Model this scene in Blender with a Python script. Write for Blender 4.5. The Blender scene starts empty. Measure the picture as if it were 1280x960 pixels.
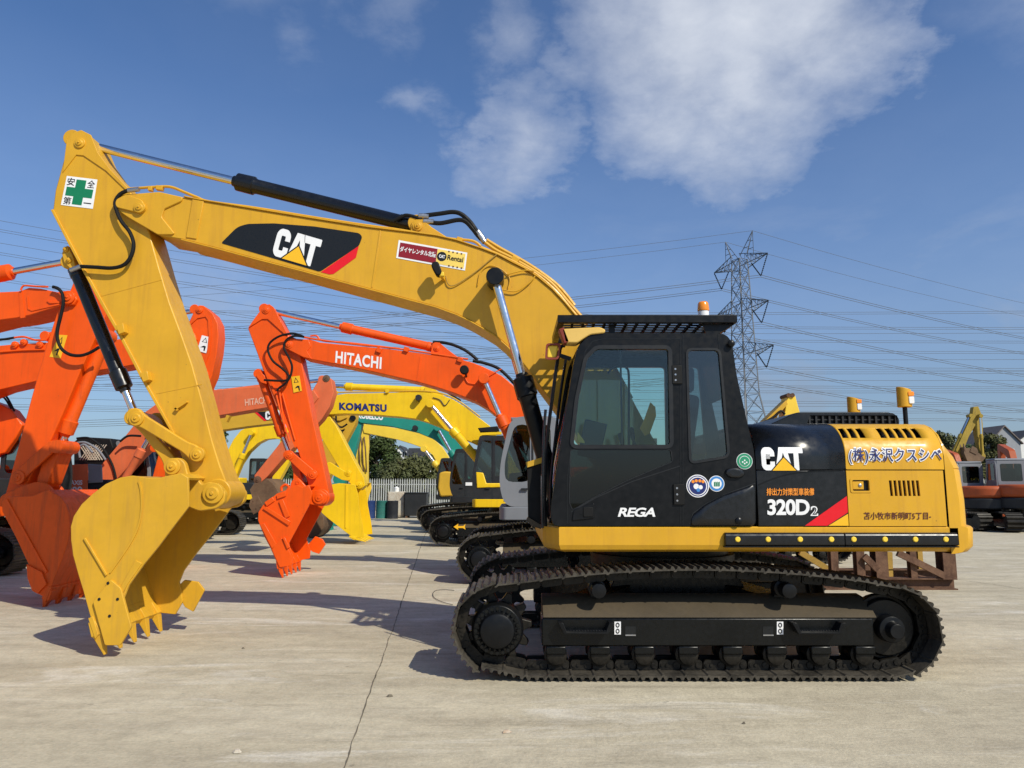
import bpy, bmesh, math, random
from mathutils import Vector, Matrix
from mathutils.geometry import tessellate_polygon
random.seed(7)
R = math.radians
sc = bpy.context.scene
COL = sc.collection

# ------------------------------------------------------------------ camera
FPX, CXP, CYP, CAMH, PITCH = 930.0, 640.0, 480.0, 1.62, math.atan(128/930)
cam_d = bpy.data.cameras.new('camera'); cam = bpy.data.objects.new('camera', cam_d); COL.objects.link(cam)
cam_d.sensor_width = 36; cam_d.lens = FPX/1280*36; cam_d.clip_end = 5000; cam_d.clip_start = .05
cam.location = (0, 0, CAMH); cam.rotation_euler = (math.pi/2 + PITCH, 0, 0)
sc.camera = cam

# ------------------------------------------------------------------ sun, sky, exposure
SUNV = Vector((.75, -.85, 1.0)).normalized()
sun_d = bpy.data.lights.new('sun', 'SUN'); sun = bpy.data.objects.new('sun', sun_d); COL.objects.link(sun)
sun_d.energy = 4.5; sun_d.angle = R(.53); sun_d.color = (1, .94, .80)
sun.rotation_euler = (-SUNV).to_track_quat('-Z', 'Y').to_euler()
sun.location = SUNV*50
sc.view_settings.view_transform = 'Standard'; sc.view_settings.look = 'None'
sc.view_settings.exposure = 0; sc.view_settings.gamma = 1; sc.view_settings.use_curve_mapping = False

def N(t, kind, **kw):
    n = t.nodes.new(kind)
    for k, v in kw.items(): setattr(n, k, v)
    return n
def ramp(t, x, stops):
    n = N(t, 'ShaderNodeValToRGB'); e = n.color_ramp.elements; n.color_ramp.interpolation = 'EASE' if len(stops) > 9 else 'LINEAR'
    while len(e) < len(stops): e.new(.5)
    for q, (p, c) in zip(e, stops):
        q.position = p; q.color = (c, c, c, 1) if isinstance(c, (int, float)) else (*c, 1)
    t.links.new(x, n.inputs[0]); return n.outputs[0]
def math_(t, op, a, b=None, clamp=False):
    n = N(t, 'ShaderNodeMath', operation=op, use_clamp=clamp)
    for i, q in enumerate((a, b)):
        if q is None: continue
        if isinstance(q, (int, float)): n.inputs[i].default_value = q
        else: t.links.new(q, n.inputs[i])
    return n.outputs[0]
def mixc(t, f, a, b, blend='MIX'):
    n = N(t, 'ShaderNodeMix', data_type='RGBA', blend_type=blend)
    for i, q in ((0, f), (6, a), (7, b)):
        if isinstance(q, (int, float)): n.inputs[i].default_value = q
        elif isinstance(q, tuple): n.inputs[i].default_value = (*q, 1)
        else: t.links.new(q, n.inputs[i])
    return n.outputs[2]

def pixdir(px, py):
    u, v = (px-CXP)/FPX, (CYP-py)/FPX; c, s = math.cos(PITCH), math.sin(PITCH)
    return Vector((u, c - v*s, s + v*c))
def make_world():
    w = bpy.data.worlds.new('World'); sc.world = w; w.use_nodes = True
    t = w.node_tree; t.nodes.clear(); L = t.links
    out = N(t, 'ShaderNodeOutputWorld'); bg = N(t, 'ShaderNodeBackground'); L.new(bg.outputs[0], out.inputs[0])
    bg.inputs[1].default_value = .101
    sky = N(t, 'ShaderNodeTexSky', sky_type='NISHITA'); sky.sun_disc = False
    sky.sun_elevation = math.asin(SUNV.z); sky.sun_rotation = math.atan2(SUNV.x, SUNV.y)
    sky.altitude = 60; sky.air_density = 1.05; sky.dust_density = .9; sky.ozone_density = 2.6
    tc = N(t, 'ShaderNodeTexCoord'); D = tc.outputs['Generated']
    sep = N(t, 'ShaderNodeSeparateXYZ'); L.new(D, sep.inputs[0])
    # project the sky on a plane overhead so that clouds shrink towards the horizon
    zz = math_(t, 'ADD', math_(t, 'MAXIMUM', sep.outputs[2], 0.0), .25)
    cmb = N(t, 'ShaderNodeCombineXYZ')
    L.new(math_(t, 'DIVIDE', sep.outputs[0], zz), cmb.inputs[0]); L.new(math_(t, 'DIVIDE', sep.outputs[1], zz), cmb.inputs[1])
    def noise(scale, detail, rough, dist=0., seed=0.):
        n = N(t, 'ShaderNodeTexNoise', noise_dimensions='4D'); n.inputs['W'].default_value = seed
        n.inputs['Scale'].default_value = scale; n.inputs['Detail'].default_value = detail
        n.inputs['Roughness'].default_value = rough; n.inputs['Distortion'].default_value = dist
        L.new(cmb.outputs[0], n.inputs['Vector']); return n.outputs[0]
    nA = noise(2.6, 9, .55, .35, 1.3); nB = noise(7.5, 7, .6, .2, 4.1)
    # cloud banks at given bearings, their outlines torn by warping the view direction with noise
    wn = N(t, 'ShaderNodeTexNoise'); wn.inputs['Scale'].default_value = 3.2; wn.inputs['Detail'].default_value = 9; wn.inputs['Roughness'].default_value = .62; L.new(cmb.outputs[0], wn.inputs['Vector'])
    w1 = N(t, 'ShaderNodeVectorMath', operation='SUBTRACT'); L.new(wn.outputs['Color'], w1.inputs[0]); w1.inputs[1].default_value = (.5, .5, .5)
    w2 = N(t, 'ShaderNodeVectorMath', operation='SCALE'); L.new(w1.outputs[0], w2.inputs[0]); w2.inputs['Scale'].default_value = .24
    w3 = N(t, 'ShaderNodeVectorMath', operation='ADD'); L.new(w2.outputs[0], w3.inputs[0]); L.new(D, w3.inputs[1])
    mask = None
    for px, py, rad, g in ((860, 50, .17, .95), (950, 30, .17, 1.0), (1005, 20, .14, 1.0), (840, 115, .14, .85), (900, 175, .11, .65), (935, 110, .14, .85), (655, 165, .095, .55), (610, 190, .07, .36), (720, 80, .06, .36),
                        (470, -20, .09, .30), (300, -60, .13, .22), (645, 40, .06, .26), (1290, 20, .12, .16), (530, 118, .05, .22), (370, 62, .06, .16)):
        d = pixdir(px, py).normalized()
        vd = N(t, 'ShaderNodeVectorMath', operation='DISTANCE'); L.new(w3.outputs[0], vd.inputs[0]); vd.inputs[1].default_value = d
        b = math_(t, 'MULTIPLY', math_(t, 'SUBTRACT', 1.0, math_(t, 'DIVIDE', vd.outputs['Value'], rad), True), g)
        mask = b if mask is None else math_(t, 'MAXIMUM', mask, b)
    nmix = math_(t, 'ADD', math_(t, 'MULTIPLY', nA, .6), math_(t, 'MULTIPLY', nB, .4))
    f = math_(t, 'ADD', math_(t, 'MULTIPLY', mask, 1.55), math_(t, 'MULTIPLY', math_(t, 'SUBTRACT', nmix, .5), 1.0))
    big = ramp(t, math_(t, 'MULTIPLY', f, .5), [(.0, 0.0), (.25, .34), (.55, .72), (1.0, .95)])
    big = math_(t, 'MULTIPLY', big, ramp(t, mask, [(0.0, 0.0), (.14, 1.0)]))
    # thin milky cloud low over the horizon and faint wisps elsewhere
    low = ramp(t, sep.outputs[2], [(0.0, .6), (.12, .85), (.26, .40), (.38, .03)])
    wisp = math_(t, 'MULTIPLY', ramp(t, noise(1.7, 8, .6, .5, 8.2), [(.42, 0.0), (.68, .90)]), low)
    lowhaze = ramp(t, sep.outputs[2], [(0.0, .50), (.10, .38), (.30, .10), (.5, 0.0)])
    cl = math_(t, 'MAXIMUM', math_(t, 'MAXIMUM', big, wisp), lowhaze)
    tint = mixc(t, 1.0, sky.outputs[0], (.75, .97, 1.25), 'MULTIPLY')
    shade = ramp(t, nB, [(.3, (5.8, 6.3, 7.3)), (.7, (7.9, 8.3, 9.0))])
    grey = mixc(t, ramp(t, sep.outputs[2], [(.12, 0.0), (.4, 1.0)]), (3.0, 3.4, 4.2), shade)
    L.new(mixc(t, cl, tint, grey), bg.inputs[0])
make_world()

# ------------------------------------------------------------------ projecting traced outlines on real planes
def W(px, py, Y):
    d = pixdir(px, py); k = Y/d.y
    return (d.x*k, CAMH + d.z*k)
def PL(pts, Y): return [W(p[0], p[1], Y) for p in pts]
def G(px, py, z=0.):
    d = pixdir(px, py); k = (z-CAMH)/d.z
    return Vector((d.x*k, d.y*k, z))
def P3(px, py, Y):
    x, z = W(px, py, Y); return Vector((x, Y, z))

# ------------------------------------------------------------------ materials
MATS = {}
def base_mat(name):
    m = bpy.data.materials.new(name); m.use_nodes = True; t = m.node_tree
    return m, t, t.nodes['Principled BSDF']
def paint(name, col, rough=.38, var=.10, dirt=.0, dcol=(.16, .13, .10), metal=0., bump=.0, coat=.0, scale=2.2, spec=.3, age=0):
    m, t, b = base_mat(name); L = t.links
    tc = N(t, 'ShaderNodeTexCoord'); ge = N(t, 'ShaderNodeNewGeometry')
    n1 = N(t, 'ShaderNodeTexNoise'); n1.inputs['Scale'].default_value = scale; n1.inputs['Detail'].default_value = 6; n1.inputs['Roughness'].default_value = .6
    L.new(ge.outputs['Position'], n1.inputs['Vector'])
    n2 = N(t, 'ShaderNodeTexNoise'); n2.inputs['Scale'].default_value = scale*9; n2.inputs['Detail'].default_value = 5
    L.new(ge.outputs['Position'], n2.inputs['Vector'])
    dk = tuple(c*(1-var*1.6) for c in col); lt = tuple(min(1, c*(1+var)) for c in col)
    c = ramp(t, n1.outputs[0], [(.3, dk), (.7, lt)])
    if dirt > 0:
        s = math_(t, 'MULTIPLY', ramp(t, math_(t, 'ADD', math_(t, 'MULTIPLY', n1.outputs[0], .55), math_(t, 'MULTIPLY', n2.outputs[0], .45)), [(.42, 0.), (.68, 1.)]), dirt)
        c = mixc(t, s, c, dcol)
    if age > 0:
        mp = N(t, 'ShaderNodeMapping'); mp.inputs['Scale'].default_value = (7, 7, .55); L.new(ge.outputs['Position'], mp.inputs[0])
        n3 = N(t, 'ShaderNodeTexNoise'); n3.inputs['Scale'].default_value = 1.6; n3.inputs['Detail'].default_value = 6; n3.inputs['Roughness'].default_value = .65; L.new(mp.outputs[0], n3.inputs['Vector'])
        c = mixc(t, math_(t, 'MULTIPLY', ramp(t, n3.outputs[0], [(.50, 0.), (.72, 1.)]), age), c, dcol)
        n4 = N(t, 'ShaderNodeTexNoise'); n4.inputs['Scale'].default_value = 1.3; n4.inputs['Detail'].default_value = 1; L.new(ge.outputs['Position'], n4.inputs['Vector'])
        vo = N(t, 'ShaderNodeTexVoronoi'); vo.inputs['Scale'].default_value = 5.5; L.new(ge.outputs['Position'], vo.inputs['Vector'])
        spk = ramp(t, math_(t, 'ADD', vo.outputs['Distance'], math_(t, 'MULTIPLY', n2.outputs[0], .12)), [(.075, 1.), (.10, 0.)])
        c = mixc(t, math_(t, 'MULTIPLY', spk, age*1.3), c, (.10, .06, .025))
        b4 = N(t, 'ShaderNodeBump'); b4.inputs['Strength'].default_value = .35; b4.inputs['Distance'].default_value = .03; L.new(n4.outputs[0], b4.inputs['Height']); L.new(b4.outputs[0], b.inputs['Normal'])
    L.new(c, b.inputs['Base Color'])
    r = ramp(t, n2.outputs[0], [(.25, max(0, rough-.10)), (.75, min(1, rough+.14))]); L.new(r, b.inputs['Roughness'])
    b.inputs['Metallic'].default_value = metal; b.inputs['Coat Weight'].default_value = coat; b.inputs['Coat Roughness'].default_value = .12
    b.inputs['Specular IOR Level'].default_value = spec
    if bump > 0:
        bp = N(t, 'ShaderNodeBump'); bp.inputs['Strength'].default_value = bump; bp.inputs['Distance'].default_value = .01
        L.new(n2.outputs[0], bp.inputs['Height']); L.new(bp.outputs[0], b.inputs['Normal'])
    MATS[name] = m; return m
def flat(name, col, rough=.5, emit=None):
    return paint(name, col, rough, var=.03, scale=5)
def glass(name, tint, refl=.10, rough=.02):
    m, t, b = base_mat(name); t.nodes.remove(b); L = t.links
    tr = N(t, 'ShaderNodeBsdfTransparent'); tr.inputs[0].default_value = (*tint, 1)
    gl = N(t, 'ShaderNodeBsdfGlossy'); gl.inputs['Roughness'].default_value = rough
    fr = N(t, 'ShaderNodeFresnel'); fr.inputs[0].default_value = 1.5
    mx = N(t, 'ShaderNodeMixShader'); L.new(math_(t, 'ADD', fr.outputs[0], refl-.04, True), mx.inputs[0])
    L.new(tr.outputs[0], mx.inputs[1]); L.new(gl.outputs[0], mx.inputs[2]); L.new(mx.outputs[0], t.nodes['Material Output'].inputs[0])
    MATS[name] = m; return m

paint('cat_yellow', (.645, .345, .020), .42, .07, .10, (.42, .20, .03), coat=.05, age=.40)
paint('cat_yellow_worn', (.635, .35, .022), .5, .08, .18, (.40, .22, .04), age=.5)
paint('orange', (.83, .093, .002), .42, .07, .06, (.5, .07, .01), coat=.05, age=.4)
paint('orange_worn', (.78, .095, .004), .45, .08, .14, (.30, .05, .012), age=.7)
paint('faded_orange', (.70, .145, .05), .55, .10, .25, (.42, .14, .07), age=.5)
paint('bright_yellow', (.80, .52, .008), .42, .06, .08, (.55, .32, .02), coat=.05, age=.4)
paint('dull_yellow', (.62, .36, .03), .5, .08, .2, (.35, .2, .03))
paint('lemon_yellow', (.82, .56, .05), .45, .07, .1, (.5, .34, .05))
paint('teal', (.018, .25, .195), .45, .08, .1, (.03, .17, .14), age=.4)
paint('black_gloss', (.006, .0065, .008), .26, .2, .08, (.02, .02, .02), spec=.5)
paint('black_satin', (.0065, .007, .008), .34, .2, .12, (.02, .02, .019), spec=.22)
paint('black_rubber', (.008, .008, .008), .6, .2, .1, (.025, .024, .022), spec=.2)
paint('track_steel', (.012, .011, .009), .42, .3, .5, (.045, .037, .027), metal=.25, bump=.25, scale=4)
paint('grouser', (.050, .044, .035), .5, .35, .6, (.13, .112, .085), metal=.2, bump=.25, scale=4)
paint('frame_black', (.0035, .0042, .0045), .28, .2, .14, (.018, .016, .013), spec=.28, bump=.04, scale=3)
paint('dusty_frame', (.085, .065, .040), .6, .2, .6, (.045, .034, .022), bump=.15)
paint('trim_highlight_grey', (.016, .017, .019), .42, .1, .1, (.03, .03, .028))  # window trim; also the painted highlight along the cab's creases
paint('faded_red_orange', (.42, .082, .022), .5, .1, .25, (.25, .08, .04), age=.5)
paint('old_yellow', (.36, .25, .03), .55, .15, .35, (.20, .13, .04), age=.6)
paint('visor_cream', (.72, .47, .12), .5, .06, .15, (.5, .33, .1))
paint('fence_white', (.42, .43, .41), .6, .1, .3, (.30, .30, .28))
paint('cable_grey', (.10, .09, .075), .7, .1, .1)
paint('chrome', (.75, .75, .76), .14, .03, 0, metal=1.)
paint('steel', (.45, .45, .46), .32, .05, .1, metal=.9)
paint('grey_paint', (.20, .21, .23), .4, .06, .08, (.13, .13, .135))
paint('dark_grey', (.020, .022, .025), .45, .15, .15, (.05, .048, .044))
paint('rust', (.115, .056, .033), .8, .3, .55, (.20, .125, .075), bump=.4, scale=5)
paint('rust_yellow', (.42, .26, .05), .7, .2, .45, (.2, .09, .04), bump=.3, scale=5)
paint('brown_bucket', (.14, .085, .05), .6, .2, .5, (.22, .14, .08), bump=.25)
paint('white_paint', (.78, .78, .76), .45, .03, .05, (.6, .58, .53))
paint('galvanised', (.17, .18, .195), .5, .1, .1, (.15, .15, .15), metal=.15)
paint('wire', (.12, .125, .135), .5, .05)
paint('seat_cloth', (.028, .028, .031), .85, .2, 0, bump=.3, scale=14)
paint('cab_plastic', (.075, .075, .072), .6, .1, .1, (.11, .105, .095))
paint('barrel_blue', (.018, .045, .16), .45, .12, .35, (.10, .085, .07))
paint('barrel_teal', (.02, .15, .13), .45, .12, .3, (.10, .085, .07))
paint('barrel_black', (.015, .017, .022), .45, .12, .2, (.07, .06, .05))
paint('peeling_white', (.62, .58, .48), .7, .1, .85, (.26, .14, .07), bump=.2, scale=3)
flat('decal_white', (.80, .80, .80), .4); flat('decal_black', (.012, .013, .014), .3); flat('decal_red', (.72, .012, .02), .35)
flat('decal_yellow', (.86, .47, .02), .35); flat('decal_green', (.01, .19, .085), .4); flat('decal_maroon', (.24, .012, .022), .4)
flat('decal_orange', (.85, .28, .03), .4); flat('decal_navy', (.02, .03, .14), .4); flat('decal_blue', (.06, .23, .55), .4)
flat('decal_cream', (.86, .62, .13), .4); flat('decal_pale', (.72, .42, .30), .4); flat('lettering_brown', (.10, .022, .02), .45)
flat('seal_green', (.03, .27, .14), .4); flat('dot_yellow', (.88, .60, .06), .45); flat('warning_yellow', (.85, .46, .02), .4)
paint('wall_white', (.72, .71, .68), .8, .05, .1, (.5, .48, .44)); paint('wall_grey', (.30, .31, .33), .8, .06, .1, (.24, .24, .24))
paint('roof_tile', (.05, .053, .062), .7, .15, .1); flat('window_dark', (.02, .024, .03), .15)
paint('amber', (.85, .26, .01), .22, .05, 0, coat=.6); paint('red_brown', (.22, .035, .02), .5, .1, .2)
glass('cab_glass', (.87, .96, .91), .05); glass('dark_glass', (.17, .20, .185), .07); glass('smoke_glass', (.50, .56, .54), .10)

# ------------------------------------------------------------------ mesh building
ORG = {}
def org(o):
    while o is not None and o.parent is not None: o = o.parent
    return Vector((0, 0, 0)) if o is None else Vector(o.location)
def fillet(poly, r, k=4):
    n = len(poly); out = []
    for i in range(n):
        p = Vector(poly[i][:2]); a = Vector(poly[i-1][:2]); b = Vector(poly[(i+1) % n][:2])
        rr = poly[i][2] if len(poly[i]) > 2 else r
        if rr <= 0: out.append(tuple(p)); continue
        d = min(rr, (a-p).length*.48, (b-p).length*.48)
        p0 = p + (a-p).normalized()*d; p1 = p + (b-p).normalized()*d
        for j in range(k+1):
            t = j/k; q = p0*(1-t)**2 + p*2*t*(1-t) + p1*t*t; out.append((q.x, q.y))
    return out
def smooth_path(pts, k=6):
    pts = [Vector(p) for p in pts]; out = []
    for i in range(len(pts)-1):
        p0 = pts[max(0, i-1)]; p1 = pts[i]; p2 = pts[i+1]; p3 = pts[min(len(pts)-1, i+2)]
        for j in range(k):
            t = j/k
            out.append(.5*((2*p1) + (p2-p0)*t + (2*p0-5*p1+4*p2-p3)*t*t + (3*p1-p0-3*p2+p3)*t**3))
    out.append(pts[-1]); return out

class MB:
    def __init__(s): s.v = []; s.f = []
    def add(s, v, f):
        o = len(s.v); s.v += [tuple(p) for p in v]; s.f += [tuple(i+o for i in q) for q in f]; return s
    def prism(s, poly, y0, y1, axis='y'):
        n = len(poly)
        mk = {'y': lambda p, d: (p[0], d, p[1]), 'x': lambda p, d: (d, p[0], p[1]), 'z': lambda p, d: (p[0], p[1], d)}[axis]
        v = [mk(p, y0) for p in poly] + [mk(p, y1) for p in poly]
        f = [tuple(range(n)), tuple(range(2*n-1, n-1, -1))] + [(i, (i+1) % n, n+(i+1) % n, n+i) for i in range(n)]
        return s.add(v, f)
    def plate(s, outer, holes, y0, y1, axis='y'):
        loops = [outer]+holes
        mk = {'y': lambda p, d: (p[0], d, p[1]), 'x': lambda p, d: (d, p[0], p[1]), 'z': lambda p, d: (p[0], p[1], d)}[axis]
        tris = tessellate_polygon([[Vector((p[0], p[1], 0)) for p in l] for l in loops])
        flatp = [p for l in loops for p in l]; n = len(flatp)
        f = [tuple(q) for q in tris] + [tuple(n+i for i in reversed(q)) for q in tris]
        o = 0
        for l in loops:
            m = len(l); f += [(o+i, o+(i+1) % m, n+o+(i+1) % m, n+o+i) for i in range(m)]; o += m
        return s.add([mk(p, y0) for p in flatp]+[mk(p, y1) for p in flatp], f)
    def box(s, x0, x1, y0, y1, z0, z1):
        return s.prism([(x0, z0), (x1, z0), (x1, z1), (x0, z1)], y0, y1)
    def bar(s, a, b, w, h=None, up=(0, 0, 1)):
        a = Vector(a); b = Vector(b); h = h or w; d = (b-a).normalized(); up = Vector(up)
        if abs(d.dot(up)) > .98: up = Vector((1, 0, 0)) if abs(d.x) < .9 else Vector((0, 1, 0))
        x = d.cross(up).normalized()*w/2; y = x.cross(d).normalized()*h/2
        v = [a-x-y, a+x-y, a+x+y, a-x+y, b-x-y, b+x-y, b+x+y, b-x+y]
        return s.add(v, [(3, 2, 1, 0), (4, 5, 6, 7), (0, 1, 5, 4), (1, 2, 6, 5), (2, 3, 7, 6), (3, 0, 4, 7)])
    def cyl(s, a, b, r, r2=None, n=16):
        return s.lathe(a, b, [(0, r), (1, r if r2 is None else r2)], n)
    def lathe(s, a, b, prof, n=16):
        a = Vector(a); b = Vector(b); d = b-a; u = d.normalized().orthogonal().normalized(); w = d.normalized().cross(u)
        v = []; m = len(prof)
        for t, r in prof:
            c = a+d*t
            for i in range(n):
                q = 2*math.pi*i/n; v.append(c+u*(r*math.cos(q))+w*(r*math.sin(q)))
        f = []
        for j in range(m-1):
            for i in range(n): f.append((j*n+i, j*n+(i+1) % n, (j+1)*n+(i+1) % n, (j+1)*n+i))
        f += [tuple(range(n-1, -1, -1)), tuple((m-1)*n+i for i in range(n))]
        return s.add(v, f)
    def tube(s, path, r, n=8):
        path = [Vector(p) for p in path]; v = []; m = len(path); u = None
        for i, p in enumerate(path):
            d = (path[min(i+1, m-1)]-path[max(i-1, 0)]).normalized()
            if u is None: u = d.orthogonal().normalized()
            u = (u-d*u.dot(d)).normalized(); w = d.cross(u)
            for k in range(n):
                q = 2*math.pi*k/n; v.append(p+u*(r*math.cos(q))+w*(r*math.sin(q)))
        f = [(j*n+i, j*n+(i+1) % n, (j+1)*n+(i+1) % n, (j+1)*n+i) for j in range(m-1) for i in range(n)]
        f += [tuple(range(n-1, -1, -1)), tuple((m-1)*n+i for i in range(n))]
        return s.add(v, f)
    def grid(s, rows, closed=False):
        m = len(rows); n = len(rows[0]); v = [p for r in rows for p in r]
        return s.add(v, [(j*n+i, j*n+i+1, (j+1)*n+i+1, (j+1)*n+i) for j in range(m-1) for i in range(n-1)])
    def build(s, name, mat, parent=None, bevel=0, seg=2, label=None, sharp=38, recalc=True, origin=None, solid=0):
        me = bpy.data.meshes.new(name)
        o0 = org(parent) if parent is not None else Vector(origin or (0, 0, 0))
        me.from_pydata([(p[0]-o0.x, p[1]-o0.y, p[2]-o0.z) for p in s.v], [], s.f)
        if recalc:
            bm = bmesh.new(); bm.from_mesh(me); bmesh.ops.recalc_face_normals(bm, faces=bm.faces); bm.to_mesh(me); bm.free()
        me.materials.append(MATS[mat])
        me.polygons.foreach_set('use_smooth', [True]*len(me.polygons)); me.set_sharp_from_angle(angle=R(sharp))
        o = bpy.data.objects.new(name, me); COL.objects.link(o)
        if parent is not None: o.parent = parent
        else: o.location = o0
        if solid:
            q = o.modifiers.new('thickness', 'SOLIDIFY'); q.thickness = solid; q.offset = 0
        if bevel:
            q = o.modifiers.new('edges', 'BEVEL'); q.width = bevel; q.segments = seg; q.limit_method = 'ANGLE'; q.angle_limit = R(40); q.harden_normals = False
        if label: o['label'] = label
        return o
def tag(o, label, cat, group=None, kind=None):
    if label: o['label'] = label
    if cat: o['category'] = cat
    if group: o['group'] = group
    if kind: o['kind'] = kind
    return o
def thing(name, label, cat, loc, group=None):
    o = bpy.data.objects.new(name, None); COL.objects.link(o); o.location = loc; o.empty_display_size = .3
    return tag(o, label, cat, group)
def inst(name, me, parent, mat4):
    o = bpy.data.objects.new(name, me); COL.objects.link(o); o.parent = parent; o.matrix_local = mat4; return o

def text_mesh(body, offset=0., space=1.):
    c = bpy.data.curves.new('lettering', 'FONT'); c.body = body; c.offset = offset; c.space_character = space; c.resolution_u = 4
    o = bpy.data.objects.new('lettering_tmp', c); me = bpy.data.meshes.new_from_object(o); bpy.data.objects.remove(o); bpy.data.curves.remove(c)
    bm = bmesh.new(); bm.from_mesh(me); bpy.data.meshes.remove(me); return bm
def lettering(body, bl, br, tl, Y, mat, parent, offset=.012, lift=.004, surf=None, space=1., name='lettering', cuts=0, halo=None):
    """flat print: the words fill the parallelogram whose corners were read off the photo, laid on the plane (or surface) Y"""
    bm = text_mesh(body, offset, space); lay = bm.verts.layers.int.new('isl'); isl = {}; k_ = 0
    for v0 in bm.verts:
        if v0 in isl: continue
        st = [v0]; isl[v0] = k_
        while st:
            a_ = st.pop()
            for e_ in a_.link_edges:
                b_ = e_.other_vert(a_)
                if b_ not in isl: isl[b_] = k_; st.append(b_)
        k_ += 1
    for v0, q_ in isl.items(): v0[lay] = q_ % 4
    if halo is None: bx = [(v.co.x, v.co.y) for v in bm.verts]
    else:
        h = text_mesh(body, halo, space); bx = [(v.co.x, v.co.y) for v in h.verts]; h.free()
    x0, x1 = min(b[0] for b in bx), max(b[0] for b in bx); y0, y1 = min(b[1] for b in bx), max(b[1] for b in bx)
    if cuts:
        for i in range(1, cuts):
            z = y0+(y1-y0)*i/cuts
            bmesh.ops.bisect_plane(bm, geom=bm.verts[:]+bm.edges[:]+bm.faces[:], plane_co=(0, z, 0), plane_no=(0, 1, 0))
    a = Vector(W(*bl, Y)); u = Vector(W(*br, Y))-a; w = Vector(W(*tl, Y))-a; o0 = org(parent)
    for v in bm.verts:
        s, t = (v.co.x-x0)/(x1-x0), (v.co.y-y0)/(y1-y0); p = a+u*s+w*t
        yy = (surf(p.y) if surf else Y)-lift-.0006*v[lay]
        v.co = (p.x-o0.x, yy-o0.y, p.y-o0.z)
    me = bpy.data.meshes.new(name); bm.to_mesh(me); bm.free(); me.materials.append(MATS[mat])
    o = bpy.data.objects.new(name, me); COL.objects.link(o); o.parent = parent; return o
def decal(poly, Y, mat, parent, lift=.003, name='decal', surf=None, r=0, label=None):
    pts = PL(poly, Y) if not isinstance(poly[0][0], tuple) else poly[0]
    if r: pts = fillet(pts, r)
    m = MB()
    if surf is None: m.prism(pts, Y-lift, Y-lift+.0025)
    else:
        bm = bmesh.new(); vs = [bm.verts.new((p[0], p[1], 0)) for p in pts]; bm.faces.new(vs)
        z0 = min(p[1] for p in pts); z1 = max(p[1] for p in pts)
        bmesh.ops.triangulate(bm, faces=bm.faces[:])
        for i in range(1, 10):
            bmesh.ops.bisect_plane(bm, geom=bm.verts[:]+bm.edges[:]+bm.faces[:], plane_co=(0, z0+(z1-z0)*i/10, 0), plane_no=(0, 1, 0))
        bm.verts.index_update()
        m.add([(v.co.x, surf(v.co.y)-lift, v.co.y) for v in bm.verts], [[v.index for v in f.verts] for f in bm.faces]); bm.free()
    return m.build(name, mat, parent, label=label)
# ------------------------------------------------------------------ the yard
def concrete():
    m, t, b = base_mat('yard_concrete'); L = t.links
    ge = N(t, 'ShaderNodeNewGeometry'); mp = N(t, 'ShaderNodeMapping'); mp.inputs['Scale'].default_value = (.35, 1.3, 1); L.new(ge.outputs['Position'], mp.inputs[0])
    def noise(scale, detail, rough, v=None, dist=0.):
        n = N(t, 'ShaderNodeTexNoise'); n.inputs['Scale'].default_value = scale; n.inputs['Detail'].default_value = detail
        n.inputs['Roughness'].default_value = rough; n.inputs['Distortion'].default_value = dist
        L.new(v or mp.outputs[0], n.inputs['Vector']); return n.outputs[0]
    big = noise(.5, 7, .62); mid = noise(2.2, 8, .68, None, .3); fine = noise(38, 5, .6, ge.outputs['Position']); streak = noise(1.1, 9, .72, None, .8)
    c = ramp(t, big, [(.30, (.43, .375, .265)), (.52, (.53, .465, .335)), (.72, (.60, .54, .41))])
    c = mixc(t, ramp(t, mid, [(.42, 0.), (.70, .62)]), c, (.335, .285, .205))
    c = mixc(t, ramp(t, streak, [(.55, 0.), (.66, .75)]), c, (.66, .61, .51))
    c = mixc(t, ramp(t, noise(.9, 4, .5, ge.outputs['Position']), [(.63, 0.), (.8, .35)]), c, (.20, .175, .14))
    c = mixc(t, ramp(t, noise(9, 3, .5, ge.outputs['Position']), [(.70, 0.), (.76, .5)]), c, (.16, .14, .11))
    mp2 = N(t, 'ShaderNodeMapping'); mp2.inputs['Scale'].default_value = (.16, 1.9, 1); mp2.inputs['Rotation'].default_value = (0, 0, .10); L.new(ge.outputs['Position'], mp2.inputs[0])
    c = mixc(t, ramp(t, noise(2.4, 10, .75, mp2.outputs[0], .4), [(.55, 0.), (.66, .5)]), c, (.27, .23, .165))
    c = mixc(t, ramp(t, noise(3.6, 10, .78, mp2.outputs[0], 1.2), [(.58, 0.), (.68, .65)]), c, (.64, .59, .49))
    c = mixc(t, 1.0, c, ramp(t, fine, [(.3, .86), (.7, 1.09)]), 'MULTIPLY')
    vg = N(t, 'ShaderNodeTexVoronoi'); vg.inputs['Scale'].default_value = 16; L.new(ge.outputs['Position'], vg.inputs['Vector'])
    c = mixc(t, math_(t, 'MULTIPLY', ramp(t, vg.outputs['Distance'], [(.055, .75), (.10, 0.)]), ramp(t, noise(1.3, 4, .6, ge.outputs['Position']), [(.45, 0.), (.65, 1.)])), c, (.17, .145, .11))
    mot = noise(6.5, 9, .74, ge.outputs['Position'], .6); c = mixc(t, 1.0, c, ramp(t, mot, [(.32, .84), (.5, 1.0), (.68, 1.12)]), 'MULTIPLY')
    L.new(c, b.inputs['Base Color']); b.inputs['Roughness'].default_value = .82; b.inputs['Specular IOR Level'].default_value = .3
    bp = N(t, 'ShaderNodeBump'); bp.inputs['Strength'].default_value = .42; bp.inputs['Distance'].default_value = .012
    L.new(math_(t, 'ADD', fine, math_(t, 'MULTIPLY', mid, .8)), bp.inputs['Height']); L.new(bp.outputs[0], b.inputs['Normal'])
    MATS['concrete'] = m
concrete()
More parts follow.
